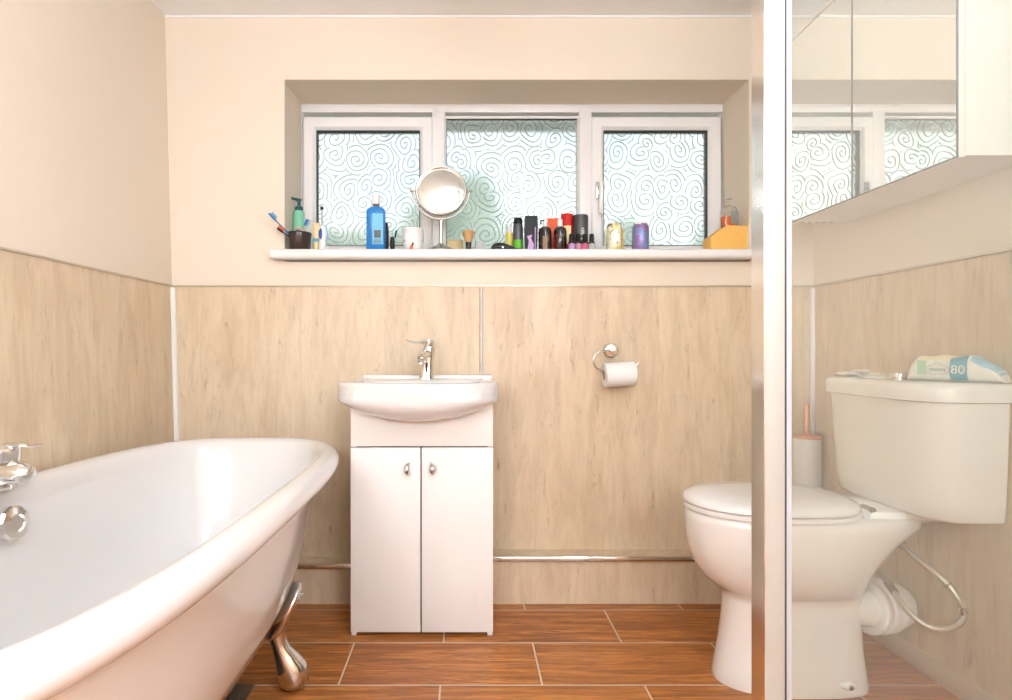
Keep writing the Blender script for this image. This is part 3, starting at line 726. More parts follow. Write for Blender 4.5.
tube(bm, [Vector((p0.x + PD.x * a_, p0.y + PD.y * a_, ZL + .031 + b_)) for a_, b_ in cl], .0007, 6); obj('cloud_outline', bm, PRINTG, pk)

# small empty packet beside it
sp = empty('film_packet', (1.235, 1.90, .868), 'small crumpled white packet with grey print on the far end of the cistern lid', 'packet')
bm = B(); rs = []
for i in range(13):
    t = i / 12; y = 1.985 - .15 * t; ww = .036 + .006 * math.sin(t * 9); hh = .004 + .016 * math.sin(PI * min(t * 1.1, 1)) ** .7 * (.8 + .3 * math.sin(t * 17))
    rs.append([Vector((1.228 + .01 * math.sin(t * 3) + ww * sq(math.cos(a_), 2.6), y, ZL + hh / 2 + hh / 2 * sq(math.sin(a_), 2.2) + .0015 * math.sin(3 * a_ + t * 8) * (math.sin(a_) > .2))) for a_ in [2 * PI * k / 16 for k in range(16)]])
loft(bm, rs); fp = obj('film', bm, FOILW, sp, angle=25)
bx('print_block', PACKETG, fp, 1.192, 1.222, 1.845, 1.872, ZL + .0145, ZL + .0165)

# ---------------------------------------------------------------- toilet brush on the boxed ledge in the corner
bc = P(809, 436, 2.325); bcx, bcy = bc.x, 2.338
bz = .1765
br = empty('toilet_brush', (bcx, bcy, bz), 'white toilet brush holder with copper rim and handle in the corner behind the toilet', 'toilet brush')
hh = bc.z - bz
bm = B(); lathe(bm, [(.047, 0), (.049, .004), (.049, hh - .008), (.047, hh - .008), (.046, hh * .5), (.043, hh * .5)], (bcx, bcy, bz), seg=36); obj('holder', bm, WHITEP, br)
bm = B(); lathe(bm, [(.0495, hh - .010), (.0495, hh), (.030, hh + .006), (.010, hh + .008)], (bcx, bcy, bz), seg=36); obj('copper_rim', bm, COPPER, br)
bm = B(); lathe(bm, [(.0095, hh + .004), (.0095, hh + .118), (.007, hh + .122)], (bcx, bcy, bz), seg=16); obj('copper_handle', bm, COPPER, br)

# ---------------------------------------------------------------- mirror cabinet
mc = empty('mirror_cabinet', (1.25, 1.8, 1.414), 'white wall cabinet with mirrored doors above the toilet', 'mirror cabinet')
MX0, MY0, MY1, MZ0, MZ1 = 1.150, 1.432, 2.19, 1.4077, 2.043
bm = B()
d = .016; xi = MX0 + .020; xo = XR - .001
box(bm, xi, xo, MY0, MY0 + d, MZ0, MZ1); box(bm, xi, xo, MY1 - d, MY1, MZ0, MZ1)
box(bm, xi, xo, MY0 + d, MY1 - d, MZ0, MZ0 + d); box(bm, xi, xo, MY0 + d, MY1 - d, MZ1 - d, MZ1); box(bm, xo - .006, xo, MY0 + d, MY1 - d, MZ0 + d, MZ1 - d)
obj('carcass', bm, CABW2, mc)
for y0, y1 in ((MY0, 1.8192), (1.8218, MY1)):
    bm = B(); box(bm, MX0 + .004, MX0 + .0195, y0 - .0, y1, MZ0 - .004, MZ1, bev=.001); dd = obj('door', bm, CABW2, mc)
    bm = B(); box(bm, MX0, MX0 + .0039, y0 + .003, y1 - .003, MZ0 - .001, MZ1 - .003); obj('mirror', bm, MIRROR, dd)
    bm = B(); box(bm, MX0 + .0005, MX0 + .0038, y0, y0 + .0028, MZ0 - .003, MZ1); box(bm, MX0 + .0005, MX0 + .0038, y1 - .0028, y1, MZ0 - .003, MZ1); box(bm, MX0 + .0005, MX0 + .0038, y0, y1, MZ0 - .004, MZ0 - .0012); box(bm, MX0 + .0005, MX0 + .0038, y0, y1, MZ1 - .0028, MZ1); obj('edge_strip', bm, DKGREY, dd)
bm = B()
for k in range(5): lathe(bm, [(.004, 0), (.004, -.0012)], (1.20 + .026 * k, MY1 - .010, MZ0), seg=10)
obj('screw_hole', bm, DKGREY, mc)

# ---------------------------------------------------------------- shower screen
ss = empty('shower_screen', (.61, 1.2, 0), 'clear glass shower screen with a bright aluminium post in front of the toilet', 'shower screen')
px0, px1 = .588, .627
bm = B(); box(bm, px0, px1, 1.2, 1.254, .0, 2.2, bev=.0012)
post = obj('post', bm, SATIN, ss)
bm = B(); box(bm, px0 - .002, px0 - .0002, 1.201, 1.253, .0, 2.2); obj('polished_side', bm, ALU, post)
bm = B(); box(bm, px1, px1 + .0025, 1.199, 1.235, 0, 2.2); obj('dark_seal', bm, DARKSEAL, post)
bm = B(); box(bm, px1 + .0025, px1 + .0135, 1.200, 1.235, 0, 2.2, bev=.001); obj('grey_seal', bm, SEAL, post)
bx('glass_panel', SGLASS, ss, px1 + .010, XR - .02, 1.214, 1.220, .03, 2.15)
bx('bottom_rail', ALU, ss, px1 + .0137, XR - .007, 1.204, 1.232, 0, .035, bev=.003)
bx('wall_profile', ALU, ss, XR - .025, XR - .0065, 1.205, 1.231, .0352, 2.2, bev=.002)

# ---------------------------------------------------------------- things on the sill
SL = SZ - .0002
def sillpt(px, Y): return (px - CX) * Y / F
def zt(py, Y): return H - (py - CY) * Y / F
def bottle(prof_fn): pass

# black tumbler, toothbrushes
Y = 2.40
x0 = sillpt(299.5, Y)
tum = empty('toothbrush_tumbler', (x0, Y, SL), 'dark brown tumbler holding toothbrushes at the left end of the windowsill', 'tumbler')
h_ = zt(233, Y) - SL
bm = B(); lathe(bm, [(.040, 0), (.0425, .004), (.0465, h_), (.0435, h_), (.039, .006), (.001, .006)], (x0, Y, SL), seg=32); obj('cup', bm, BLACKT, tum)
bm = B(); lathe(bm, [(.0466, 0), (.0472, .001), (.0472, .004), (.0466, .005)], (x0, Y, SL + h_ - .006), seg=32, cap0=False, cap1=False); obj('rim_band', bm, BLACKP, tum)
def toothbrush(p0, p1, mh, mb, label, rot=0.0):
    p0, p1 = Vector(p0), Vector(p1); dv = (p1 - p0); L = dv.length; dv.normalize()
    t = empty('toothbrush', p0, label, 'toothbrush', 'toothbrushes in the dark tumbler')
    bm = B(); tube(bm, [p0 + dv * L * k for k in (0, .2, .45, .65, .74, .78, .9, .98, 1.0)], [.0045, .0055, .0055, .004, .003, .0042, .006, .0055, .002], 10, .7); obj('brush_handle', bm, mh, t)
    side = dv.cross(Vector((0, 1, 0))).normalized()
    if side.z < 0: side = -side
    bm = B()
    m_ = Matrix.Translation(p0 + dv * L * .89 + side * .0075)
    q = Vector((1, 0, 0)).rotation_difference(dv).to_matrix().to_4x4()
    box(bm, -.013, .013, -.0045, .0045, -.0055, .0055, bev=.001, mtx=m_ @ q); obj('bristles', bm, mb, t)
zb = SL + .010
toothbrush((x0 + .015, Y - .005, zb), P(268.5, 213, 2.345), BLUEP, SKYP, 'light blue toothbrush leaning left out of the dark tumbler')
toothbrush((x0 + .02, Y - .015, zb + .004), P(277.0, 228.0, 2.35), BLACKP, ORANGEP, 'black toothbrush with orange bristles leaning left out of the dark tumbler')
toothbrush((x0 - .012, Y + .012, zb), P(309.5, 220, Y + .012), CLEARP, BLUEP, 'clear toothbrush with blue head leaning right out of the dark tumbler')
# razor handle in the tumbler
rz = empty('razor', (x0 - .005, Y - .01, zb), 'pale pink razor handle slanting across the mouth of the dark tumbler', 'razor')
bm = B(); tube(bm, smooth_path([(x0 + .026, Y - .015, zb + .015), P(304, 232, Y - .015), P(299, 228.5, Y - .018), P(296, 228, Y - .02)], 4), [.004, .006, .007, .005], 10); obj('handle', bm, PINKP, rz)
bm = B(); tube(bm, [P(296.5, 230.5, Y - .03), P(305, 234, Y - .03)], .004, 8); obj('blade_head', bm, BRUSHH, rz)

# mint pump bottle
Y = 2.51; x0 = sillpt(299, Y)
pb = empty('pump_bottle', (x0, Y, SL), 'mint green pump bottle with dark green pump behind the tumbler', 'pump bottle')
h1 = zt(211, Y) - SL
bm = B(); lathe(bm, [(.020, 0), (.0225, .003), (.0225, h1 - .008), (.020, h1 - .001), (.014, h1)], (x0, Y, SL), seg=28); obj('body', bm, MINT, pb)
ht = zt(199, Y) - SL
bm = B(); lathe(bm, [(.0165, h1), (.0165, h1 + .014), (.010, h1 + .020), (.007, h1 + .021), (.007, ht - .010), (.010, ht - .009), (.011, ht)], (x0, Y, SL), seg=20)
tube(bm, [(x0, Y, SL + ht - .004), (x0 - .02, Y - .01, SL + ht - .001), (x0 - .034, Y - .014, SL + ht + .004)], [.006, .0055, .004], 10); obj('pump', bm, DKGREEN, pb)
# clear teal tube left of the pump bottle
Y = 2.535; x0 = sillpt(290.5, Y) + .006; hh = zt(213.5, Y) - SL
tb = empty('cosmetic_tube', (x0, Y, SL), 'clear teal tube with blue stripe left of the mint pump bottle', 'tube')
bm = B(); loft(bm, [[Vector((x0 + a * math.cos(t), Y + b * math.sin(t), SL + z)) for t in [2 * PI * k / 20 for k in range(20)]] for a, b, z in ((.012, .012, .018), (.014, .013, .03), (.016, .008, hh * .7), (.017, .002, hh))]); obj('tube_body', bm, TEALCLEAR, tb)
bm = B(); lathe(bm, [(.0125, 0), (.0125, .02)], (x0, Y, SL), seg=20); obj('cap', bm, WHITEP, tb)
bm = B(); box(bm, x0 - .010, x0 + .012, Y - .010, Y - .0085, SL + hh * .72, SL + hh * .86); obj('stripe', bm, BLUEP, tb)
# toothpaste tube
Y = 2.45; x0 = sillpt(316, Y); hh = zt(223, Y) - SL
tp_ = empty('toothpaste_tube', (x0, Y, SL), 'white and yellow tube standing upright right of the dark tumbler', 'tube')
bm = B(); loft(bm, [[Vector((x0 + a * math.cos(t), Y + b * math.sin(t), SL + z)) for t in [2 * PI * k / 20 for k in range(20)]] for a, b, z in ((.011, .011, .016), (.013, .012, .026), (.013, .008, hh * .7), (.0135, .002, hh))]); tpb = obj('tube_body', bm, CREAMP, tp_)
bm = B(); lathe(bm, [(.0115, 0), (.0115, .018)], (x0, Y, SL), seg=20); obj('cap', bm, YELLOWP, tp_)
bm = B(); box(bm, x0 - .0115, x0 + .0115, Y - .0115, Y - .0095, SL + .045, SL + .058); obj('blue_line', bm, SKYP, tpb)
# electric toothbrush heads pack: blue and white oval dispenser
Y = 2.44; x0 = sillpt(321.5, Y)
dsp = empty('floss_dispenser', (x0, Y, SL), 'blue and white oval floss dispenser right of the yellow tube', 'floss dispenser')
zc = zt(234, Y); 
bm = B(); ellipsoid(bm, (x0 + .004, Y, zc), (.017, .009, .036)); obj('body', bm, WHITEP, dsp)
bm = B(); ellipsoid(bm, (x0 + .008, Y + .004, zc), (.0165, .008, .037)); obj('back_shell', bm, SKYP, dsp)
bm = B(); ellipsoid(bm, (x0 - .001, Y - .006, zc), (.0085, .004, .022)); obj('thumb_oval', bm, NAVYP, dsp)
bm = B(); box(bm, x0 - .008, x0 + .016, Y - .008, Y + .008, SL, zc - .028, bev=.002); obj('base', bm, WHITEP, dsp)
# electric toothbrush standing behind
Y = 2.55; x0 = sillpt(322, Y); hh = zt(206.5, Y) - SL
et = empty('electric_toothbrush_head', (x0, Y, SL), 'slim grey brush head standing against the left pane', 'brush head')
bm = B(); lathe(bm, [(.007, 0), (.0065, .03), (.0035, .05), (.003, hh - .012)], (x0, Y, SL), seg=14); obj('stem', bm, GREYL, et)
bm = B(); lathe(bm, [(.0065, -.004), (.007, 0), (.007, .006), (.0055, .010)], (x0, Y, SL + hh - .008), (0, -.9, .3), 14); obj('brush', bm, DKGREY, et)
# white jar lid/round
Y = 2.41; x0 = sillpt(327, Y)
rn = obj('cotton_wool_pad', (lambda b: (lathe(b, [(.010, 0), (.013, .004), (.0125, .014), (.008, .021), (.001, .023)], (x0, Y, SL), seg=20), b)[1])(B()), WHITEP, loc=(x0, Y, SL))
tag(rn, 'small white domed pot lid at the foot of the floss dispenser', 'pot lid'); rn.name = 'pot_lid'
# mouthwash
Y = 2.43; x0 = sillpt(376, Y); 
mw = empty('mouthwash_bottle', (x0, Y, SL), 'blue mouthwash bottle with white cap on the windowsill', 'bottle')
hb = zt(207, Y) - SL; wv = 19.0 * Y / F / 2
def slab(hw, hd, z, n=4): return [Vector((x0 + hw * sq(math.cos(t), n), Y + hd * sq(math.sin(t), n), SL + z)) for t in [2 * PI * k / 32 for k in range(32)]]
bm = B(); loft(bm, [slab(wv - .004, .016, 0), slab(wv, .019, .004), slab(wv, .019, hb - .022), slab(wv - .003, .018, hb - .010), slab(wv * .6, .015, hb - .002, 2.5), slab(.012, .012, hb, 2)]); mb_ = obj('body', bm, BLUEL, mw, angle=45)
zc0 = zt(204.5, Y) - SL; zc1 = zt(194.5, Y) - SL
bm = B(); lathe(bm, [(.012, hb - .002), (.0125, zc0)], (x0, Y, SL), seg=20); obj('neck', bm, DKGREY, mw)
bm = B(); lathe(bm, [(.0165, zc0), (.0170, zc0 + .002), (.0155, zc1 - .002), (.014, zc1)], (x0, Y, SL), seg=24); obj('cap', bm, WHITEP, mw)
bm = B(); box(bm, x0 - .012, x0 + .031, Y - .0202, Y - .0188, SL + .03, SL + hb - .03, bev=.0005); lb = obj('label_panel', bm, LBLUE, mb_)
bm = B(); box(bm, x0 - .004, x0 + .022, Y - .0208, Y - .0201, SL + .055, SL + .085)
for k in range(4): box(bm, x0 - .008, x0 + .024, Y - .0208, Y - .0201, SL + .034 + k * .005, SL + .036 + k * .005)
obj('label_print', bm, DKGREY, mb_)
# slim black bottle beside it, small mascara
def simple(name, px, Y, prof, m, label, cat, seg=20, **kw):
    x0 = sillpt(px, Y); bm = B(); lathe(bm, prof, (x0, Y, SL), seg=seg, **kw); o = obj(name, bm, m, loc=(x0, Y, SL)); return tag(o, label, cat)
Y = 2.455; hh = zt(222.5, Y) - SL
simple('comb_case', 386.6, Y, [(.0085, 0), (.009, .003), (.009, hh * .75), (.006, hh * .95), (.003, hh)], BLACKP, 'slim black case half hidden behind the blue mouthwash bottle', 'case')
Y = 2.42; x0 = sillpt(392.3, Y); hh = zt(230, Y) - SL
ms = empty('mascara', (x0, Y, SL), 'short black tube with thin top just right of the mouthwash bottle', 'tube')
bm = B(); lathe(bm, [(.009, 0), (.0098, .003), (.0095, hh * .55), (.007, hh * .68)], (x0, Y, SL), seg=18); obj('body', bm, BLACKP, ms)
bm = B(); lathe(bm, [(.0035, hh * .66), (.003, hh * .85), (.0025, hh)], (x0 + .002, Y, SL), (.16, 0, 1), 12); obj('wand', bm, BLACKP, ms)
# white ribbed tub
Y = 2.46; x0 = sillpt(413, Y); hh = zt(229, Y) - SL; r_ = 10.8 * Y / F
wt = empty('cream_tub', (x0, Y, SL), 'white ribbed screw-top tub left of the round mirror', 'tub')
bm = B(); lathe(bm, [(r_ * .86, 0), (r_ * .9, .003), (r_ * .92, hh * .45), (r_ * .92, hh * .5)], (x0, Y, SL), seg=32); obj('tub', bm, WHITEP, wt)
bm = B(); pr = [(r_ * .95, hh * .48)]
for k in range(5): pr += [(r_, hh * .5 + k * hh * .1), (r_, hh * .57 + k * hh * .1), (r_ * .965, hh * .575 + k * hh * .1)]
pr += [(r_ * .94, hh), (r_ * .9, hh)]
lathe(bm, pr, (x0, Y, SL), seg=32); obj('screw_lid', bm, WHITEP, wt)
Y = 2.395; x0 = sillpt(411.5, Y)
oc = empty('orange_clip', (x0, Y, SL), 'small orange and dark clip in front of the white tub', 'clip')
bm = B(); loft(bm, [[Vector((x0 + s * a, Y + t, SL + z)) for s, t in ((-1, -.004), (1, -.004), (1, .004), (-1, .004))] for a, z in ((.009, 0), (.007, .012), (.002, .026))]); obj('clip_body', bm, ORANGEP, oc)
bm = B(); tube(bm, [(x0 + .003, Y, SL + .02), (x0 + .007, Y, SL + .034)], .003, 8); obj('clip_tip', bm, BLACKP, oc)

# round shaving mirror
Y = 2.42; mc0 = P(441, 191, Y); r_ = 25.2 * Y / F
sm = empty('shaving_mirror', (mc0.x, Y, SL), 'round brushed steel shaving mirror on a stand on the windowsill', 'mirror')
tilt = math.radians(-5); fwd = Vector((0.0, -math.cos(tilt), -math.sin(tilt)))
bm = B(); lathe(bm, [(r_ - .008, .004), (r_ - .006, .009), (r_ - .001, .0095), (r_ + .002, .005), (r_ + .002, -.005), (r_ - .001, -.0095), (r_ - .008, -.009), (.001, -.009)], mc0, fwd, 56, cap0=False); ring = obj('mirror_frame', bm, NICKEL, sm)
bm = B(); lathe(bm, [(r_ - .007, -.002)] + [((r_ - .0068) * math.cos(PI / 2 * k / 14), .002 + .016 * (1 - math.cos(PI / 2 * k / 14) ** 2)) for k in range(14)] + [(.0006, .018)], mc0, fwd, 64); obj('mirror_glass', bm, MIRROR, ring)
bm = B(); ra = r_ + .011
tube(bm, [mc0 + Vector((ra * math.cos(a), .0, ra * math.sin(a))) for a in [PI + PI * k / 30 for k in range(31)]], .0035, 10)
for s in (-1, 1): 
    tube(bm, [mc0 + Vector((s * r_, 0, 0)), mc0 + Vector((s * (ra + .006), 0, 0))], .003, 8); ellipsoid(bm, mc0 + Vector((s * (ra + .008), 0, 0)), (.006, .006, .006), 10, 8)
obj('yoke', bm, NICKEL, sm)
zb_ = mc0.z - ra
bm = B(); lathe(bm, [(.010, 0), (.0085, .01), (.0085, zb_ - SL - .035)], (mc0.x, Y, SL + .03), seg=20); obj('stem', bm, NICKEL, sm)
bm = B(); lathe(bm, [(.060, 0), (.060, .004), (.052, .012), (.030, .022), (.014, .030), (.010, .034)], (mc0.x, Y, SL), seg=40); obj('base', bm, NICKEL, sm)

# soap box behind, shaving brush
Y = 2.52; x0 = sillpt(455, Y)
o = bx('soap_bar', TANSOAP, None, x0 - .032, x0 + .034, Y - .02, Y + .02, SL, zt(240.5, Y), bev=.004, loc=(x0, Y, SL)); tag(o, 'tan soap bar lying behind the shaving brush', 'soap')
Y = 2.43; x0 = sillpt(468.5, Y); hh = zt(230, Y) - SL
sb = empty('shaving_brush', (x0, Y, SL), 'shaving brush with tan bristles right of the round mirror', 'shaving brush')
bm = B(); lathe(bm, [(.013, 0), (.014, .004), (.010, hh * .22), (.0125, hh * .38), (.0115, hh * .46)], (x0, Y, SL), seg=24); obj('handle', bm, BRUSHH, sb)
bm = B(); lathe(bm, [(.0112, hh * .44), (.014, hh * .55), (.0225, hh * .78), (.0245, hh * .88), (.021, hh * .96), (.010, hh)], (x0, Y, SL), seg=28); obj('bristles', bm, BRISTLE, sb)
Y = 2.50; x0 = sillpt(480, Y)
o = bx('soap_dish', GREYL, None, x0 - .02, x0 + .02, Y - .018, Y + .018, SL, zt(243, Y), bev=.004, loc=(x0, Y, SL)); tag(o, 'low grey dish right of the shaving brush', 'dish')
# black leather case
Y = 2.405; x0 = sillpt(505, Y)
gc = empty('leather_case', (x0, Y, SL), 'black leather case lying flat in front of the small bottles', 'case')
bm = B(); prof2 = [(-.058, .006), (-.050, .026), (-.030, .036), (-.005, .034), (.02, .024), (.045, .012), (.062, .005)]
rs = []
for xx, zz in prof2:
    rs.append([Vector((x0 + xx, Y + .022 * math.cos(a), SL + zz / 2 + zz / 2 * math.sin(a))) for a in [2 * PI * k / 16 for k in range(16)]])
loft(bm, rs); obj('case_body', bm, LEATHER, gc)
bm = B(); lathe(bm, [(.005, 0), (.004, .002), (.001, .003)], (x0 - .010, Y - .0215, SL + .014), (0, -1, .2), 12); obj('press_stud', bm, CHROME, gc)
# small yellow label bottle
Y = 2.49; x0 = sillpt(509.5, Y)
yb_ = empty('hair_oil_bottle', (x0, Y, SL), 'small clear bottle with white cap and yellow contents behind the leather case', 'bottle')
h1 = zt(232.5, Y) - SL; h2 = zt(226.5, Y) - SL
bm = B(); lathe(bm, [(.015, 0), (.0165, .003), (.0165, h1 - .004), (.010, h1)], (x0, Y, SL), seg=20); obj('body', bm, YELLOWP, yb_)
bm = B(); lathe(bm, [(.010, h1), (.010, h2)], (x0, Y, SL), seg=18); obj('cap', bm, WHITEP, yb_)
# deodorant can grey with green band
Y = 2.45; x0 = sillpt(518, Y); r_ = 5.0 * Y / F
dc = empty('deodorant_can', (x0, Y, SL), 'grey spray can with a green band left of the black box', 'spray can')
h1 = zt(224.5, Y) - SL; h2 = zt(218, Y) - SL
bm = B(); lathe(bm, [(r_ * .94, 0), (r_, .003), (r_, h1 - .006), (r_ * .9, h1)], (x0, Y, SL), seg=24); db = obj('body', bm, DKGREY, dc)
bm = B(); lathe(bm, [(r_ * .9, h1), (r_ * .88, h2 - .006), (r_ * .7, h2), (.001, h2 + .001)], (x0, Y, SL), seg=24); obj('cap', bm, BLACKP, dc)
bm = B(); lathe(bm, [(r_ + .0004, .018), (r_ + .0004, .052)], (x0, Y, SL), seg=24, cap0=False, cap1=False); obj('green_band', bm, GREENP, db)
# black carton with pink figure
Y = 2.44; x0 = sillpt(531, Y); h1 = zt(216.5, Y) - SL
bb_ = empty('black_carton', (x0, Y, SL), 'tall black carton with a pale pink design between spray can and brown bottles', 'carton')
hw = 6.3 * Y / F
bm = B(); loft(bm, [[Vector((x0 + s * a, Y + t * b, SL + z)) for s, t in ((-1, -1), (1, -1), (1, 1), (-1, 1))] for a, b, z in ((hw * .86, .016, 0), (hw, .018, .05), (hw, .018, h1 - .012), (hw * .96, .017, h1))]); cb_ = obj('carton', bm, BLACKP, bb_)
bm = B(); yy = Y - .0183; loft(bm, [[Vector((x0 + a, yy + t, SL + z)) for a, z in ((-.016, .006), (.006, .006), (.010, .03), (-.002, .055), (.004, .070), (-.018, .064), (-.010, .045))] for t in (0, -.0006)]); obj('pink_design', bm, LILAC, cb_)
bm = B(); box(bm, x0 + .013, x0 + .0165, yy - .0006, yy, SL + .004, SL + .10); obj('lilac_edge', bm, LILAC, cb_)
# brown glass bottles
def brown(px, Y, label, w_px=6.6, capc=WHITEP):
    x0 = sillpt(px, Y); r_ = w_px * Y / F; h1 = zt(226.5, Y) - SL; h2 = zt(219.5, Y) - SL
    t = empty('brown_bottle', (x0, Y, SL), label, 'bottle', 'brown glass bottles on the sill')
    bm = B(); lathe(bm, [(r_ * .9, 0), (r_, .004), (r_, h1 - .022), (r_ * .86, h1 - .008), (r_ * .42, h1)], (x0, Y, SL), seg=28); b_ = obj('body', bm, BROWNG, t)
    bm = B(); lathe(bm, [(r_ * .40, h1), (r_ * .40, h2 - .001), (r_ * .34, h2)], (x0, Y, SL), seg=20); obj('cap', bm, capc, t)
    return t, b_, r_, h1, h2, x0
t, b_, r_, h1, h2, x0 = brown(545, 2.43, 'brown glass bottle with white pump and tan label beside the black carton')
bm = B(); box(bm, x0 - .012, x0 + .006, 2.43 - r_ - .0008, 2.43 - r_ * .72, SL + .008, SL + .062); obj('label_panel', bm, TANL, b_)
bm = B(); tube(bm, [(x0 - .002, 2.425, SL + h2 - .004), (x0 - .018, 2.415, SL + h2 - .008), (x0 - .020, 2.413, SL + h2 - .022)], .003, 8); obj('pump_spout', bm, BLACKP, t)
t, b_, r_, h1, h2, x0 = brown(560, 2.43, 'dark brown bottle with white cap right of the pump bottle')
bm = B(); lathe(bm, [(r_ + .0004, .008), (r_ + .0004, .07)], (x0, 2.43, SL), seg=28, cap0=False, cap1=False)
bmesh.ops.delete(bm, geom=[v for v in bm.verts if v.co.x > x0 - r_ * .45 or v.co.y > 2.43], context='VERTS'); obj('red_label', bm, REDDK, b_)
# orange carton behind, red tube
Y = 2.53; x0 = sillpt(552, Y)
o = bx('orange_carton', ORANGEC, None, x0 - .026, x0 + .028, Y - .016, Y + .016, SL, zt(219, Y), bev=.001, loc=(x0, Y, SL)); tag(o, 'bright orange carton behind the two brown bottles', 'carton')
Y = 2.50; x0 = sillpt(567, Y); r_ = 6.2 * Y / F; h1 = zt(214.5, Y) - SL
rt = empty('red_tin', (x0, Y, SL), 'red tin with a cream label behind the brown bottles', 'tin')
bm = B(); lathe(bm, [(r_, 0), (r_, h1 - .002), (r_ * .95, h1)], (x0, Y, SL), seg=24); rb = obj('body', bm, REDP, rt)
bm = B(); lathe(bm, [(r_ + .0005, h1 * .25), (r_ + .0005, h1 * .70)], (x0, Y, SL), seg=24, cap0=False, cap1=False)
bmesh.ops.delete(bm, geom=[v for v in bm.verts if v.co.x > x0 + r_ * .55], context='VERTS'); obj('cream_label', bm, CREAMP, rb)
# dark grey cylinder
Y = 2.48; x0 = sillpt(580.5, Y); r_ = 7.7 * Y / F; h1 = zt(215.5, Y) - SL
gt = empty('grey_cylinder_tin', (x0, Y, SL), 'dark grey cylinder tin behind the row of tiny bottles', 'tin')
bm = B(); lathe(bm, [(r_ * .97, 0), (r_, .003), (r_, h1 - .006), (r_ * .95, h1 - .001), (r_ * .9, h1)], (x0, Y, SL), seg=32); gb = obj('body', bm, DKGREY, gt)
bm = B(); 
for k, (w2, zz) in enumerate(((.010, .098), (.014, .090), (.012, .083), (.014, .076))):
    box(bm, x0 - w2 / 2 + .003, x0 + w2 / 2 + .003, Y - r_ - .0006, Y - r_ + .002, SL + zz, SL + zz + .0045)
obj('label_print', bm, GREYL, gb)
bm = B(); box(bm, x0 - .012, x0 + .012, Y - r_ - .0004, Y - r_ + .004, SL + .056, SL + .062); obj('yellow_line', bm, YELLOWP, gb)
# four tiny dropper bottles
Y = 2.41
def tiny_proto(px, lab_m, label):
    x0 = sillpt(px, Y); h1 = zt(241, Y) - SL; h2 = zt(234, Y) - SL
    t = empty('dropper_bottle', (x0, Y, SL), label, 'bottle', 'tiny dark bottles in a row')
    bm = B(); lathe(bm, [(.0118, 0), (.0130, .002), (.0130, h1 - .006), (.008, h1 - .001), (.0075, h1)], (x0, Y, SL), seg=20); b_ = obj('body', bm, BROWNG, t)
    bm = B(); lathe(bm, [(.0095, h1 - .001), (.0100, h1 + .003), (.0092, h2 - .003), (.007, h2)], (x0, Y, SL), seg=18); obj('cap', bm, BLACKP, t)
    bm = B(); lathe(bm, [(.0133, .003), (.0133, h1 - .012)], (x0, Y, SL), seg=20, cap0=False, cap1=False)
    bmesh.ops.delete(bm, geom=[v for v in bm.verts if v.co.y > Y - .004], context='VERTS'); obj('label_panel', bm, lab_m, b_)
    return t
proto = tiny_proto(571.5, LILAC, 'first of four tiny dark bottles, next to the brown bottle')
def copy_tree(o, parent=None):
    c_ = o.copy(); COL.objects.link(c_)
    if parent: c_.parent = parent
    for ch in list(o.children): copy_tree(ch, c_)
    return c_
for px, lm, label in ((578.3, PINKL, 'second of four tiny dark bottles, with a pink label'), (585.0, mat('rose_label', srgb(205, 95, 130), .5), 'third of four tiny dark bottles, with a rose label'), (591.6, GREYL, 'last of four tiny dark bottles, with a pale grey label, beside the window handle')):
    c_ = copy_tree(proto); c_.location.x = sillpt(px, Y); c_['label'] = label
    for ch in c_.children:
        for g_ in ch.children:
            if 'label' in g_.name: g_.data = g_.data.copy(); g_.data.materials[0] = lm
# drinks cans
def can(px, m, label, mb2=None):
    Y = 2.42; x0 = sillpt(px, Y); r_ = 8.3 * Y / F; hh = zt(224, Y) - SL
    t = empty('drinks_can', (x0, Y, SL), label, 'can', 'drinks cans on the sill')
    bm = B(); lathe(bm, [(r_ * .8, 0), (r_ * .86, .002), (r_, .010), (r_, hh - .016), (r_ * .82, hh - .004)], (x0, Y, SL), seg=32); b_ = obj('body', bm, m, t)
    bm = B(); lathe(bm, [(r_ * .82, hh - .004), (r_ * .84, hh - .001), (r_ * .80, hh), (r_ * .76, hh - .003), (.001, hh - .003)], (x0, Y, SL), seg=32, cap0=False); obj('lid', bm, CHROME, t)
    bm = B(); tube(bm, [(x0 - .004, Y - .006, SL + hh - .002), (x0 + .004, Y + .006, SL + hh - .002)], .003, 8); obj('ring_pull', bm, CHROME, t)
    return b_, x0, r_, hh
b_, x0, r_, hh = can(614.5, CANY, 'white and yellow drinks can below the right window pane')
bm = B(); lathe(bm, [(r_ + .0003, .010), (r_ + .0003, hh - .018)], (x0, 2.42, SL), seg=32, cap0=False, cap1=False)
bmesh.ops.delete(bm, geom=[v for v in bm.verts if v.co.x < x0 + r_ * .55], context='VERTS'); obj('yellow_side', bm, mat('golden_print', srgb(226, 190, 80), .35), b_)
can(640.5, CANP, 'purple and blue patterned drinks can beside the yellow can')
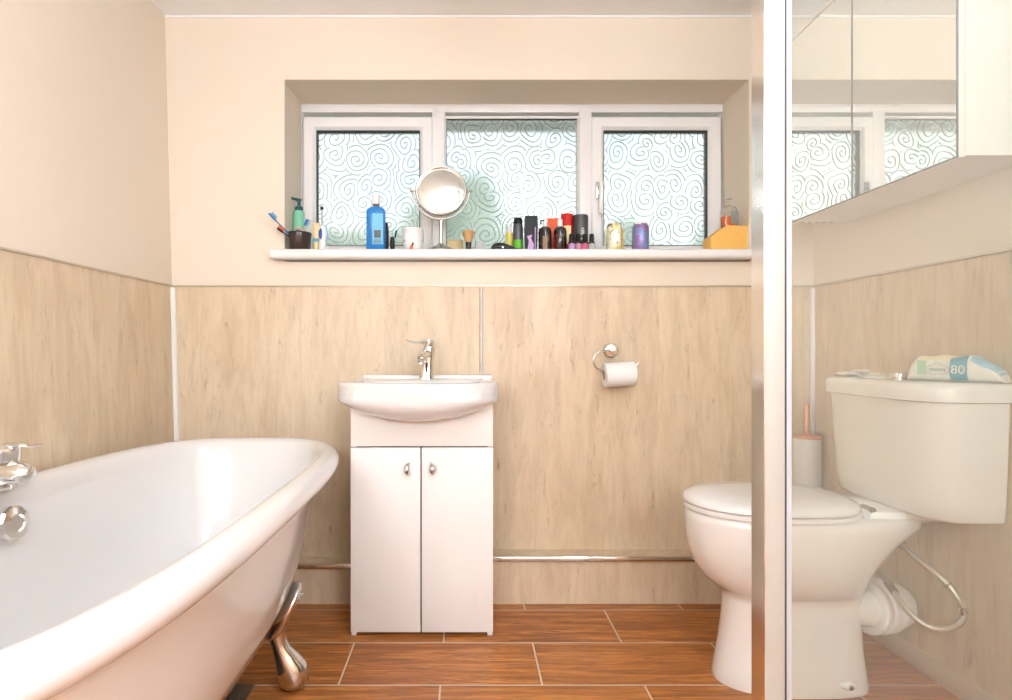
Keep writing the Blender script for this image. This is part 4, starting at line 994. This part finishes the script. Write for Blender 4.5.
# orange sponge wedge and the bottle on it
Y = 2.45; k_ = Y / F
sg = B()
prof3 = [(707.5, 254), (707.5, 238.5), (721.5, 228), (725, 227), (749, 227.2), (750.5, 228.5), (750.5, 254)]
loft(sg, [[Vector((sillpt(a, Y), yy, max(SL, zt(b2, Y)))) for a, b2 in prof3] for yy in (Y - .035, Y + .05)])
bmesh.ops.bevel(sg, geom=list(sg.edges), offset=.003, segments=2, affect='EDGES', profile=.5)
so = obj('bath_sponge', sg, SPONGE, loc=(sillpt(730, Y), Y, SL)); tag(so, 'orange foam sponge block with sloped end at the right end of the sill', 'sponge')
zs = zt(227.2, Y)
x0 = sillpt(729, Y + .01); Y2 = Y + .01
lq = empty('shower_gel_bottle', (x0, Y2, zs), 'clear bottle of orange liquid standing on the orange sponge block', 'bottle')
r_ = 7.3 * Y2 / F
def gel(hw, z, n=4): return [Vector((x0 + hw * sq(math.cos(t), n), Y2 + min(hw, .02) * sq(math.sin(t), n), zs + z)) for t in [2 * PI * k / 28 for k in range(28)]]
h1 = zt(206, Y2) - zs; h2 = zt(199, Y2) - zs
bm = B(); loft(bm, [gel(r_ * .92, 0), gel(r_, .003), gel(r_, h1 - .020), gel(r_ * .8, h1 - .006, 3), gel(r_ * .4, h1, 2)]); gb_ = obj('body', bm, CLEARP, lq, angle=50)
bm = B(); loft(bm, [gel(r_ * .90, .0015), gel(r_ * .95, .004), gel(r_ * .95, h1 * .50)]); obj('liquid', bm, AMBERL, gb_)
bm = B(); box(bm, x0 + .0, x0 + r_ * .95, Y2 - .0212, Y2 - .0202, zs + .012, zs + h1 * .72); obj('back_label', bm, PACKETG, gb_)
bm = B(); lathe(bm, [(.011, h1 - .001), (.011, h2 - .001), (.009, h2)], (x0, Y2, zs), seg=18); obj('cap', bm, CLEARP, lq)

# ---------------------------------------------------------------- colour management
vs = S.view_settings
vs.view_transform = 'Standard'; vs.look = 'None'; vs.gamma = 1.0; vs.use_curve_mapping = False
vs.exposure = 1.12
S.cycles.max_bounces = 10; S.cycles.diffuse_bounces = 5; S.cycles.glossy_bounces = 5; S.cycles.transmission_bounces = 8; S.cycles.transparent_max_bounces = 12
S.cycles.use_denoising = True
S.cycles.caustics_reflective = False; S.cycles.caustics_refractive = True
S.cycles.blur_glossy = 0.5
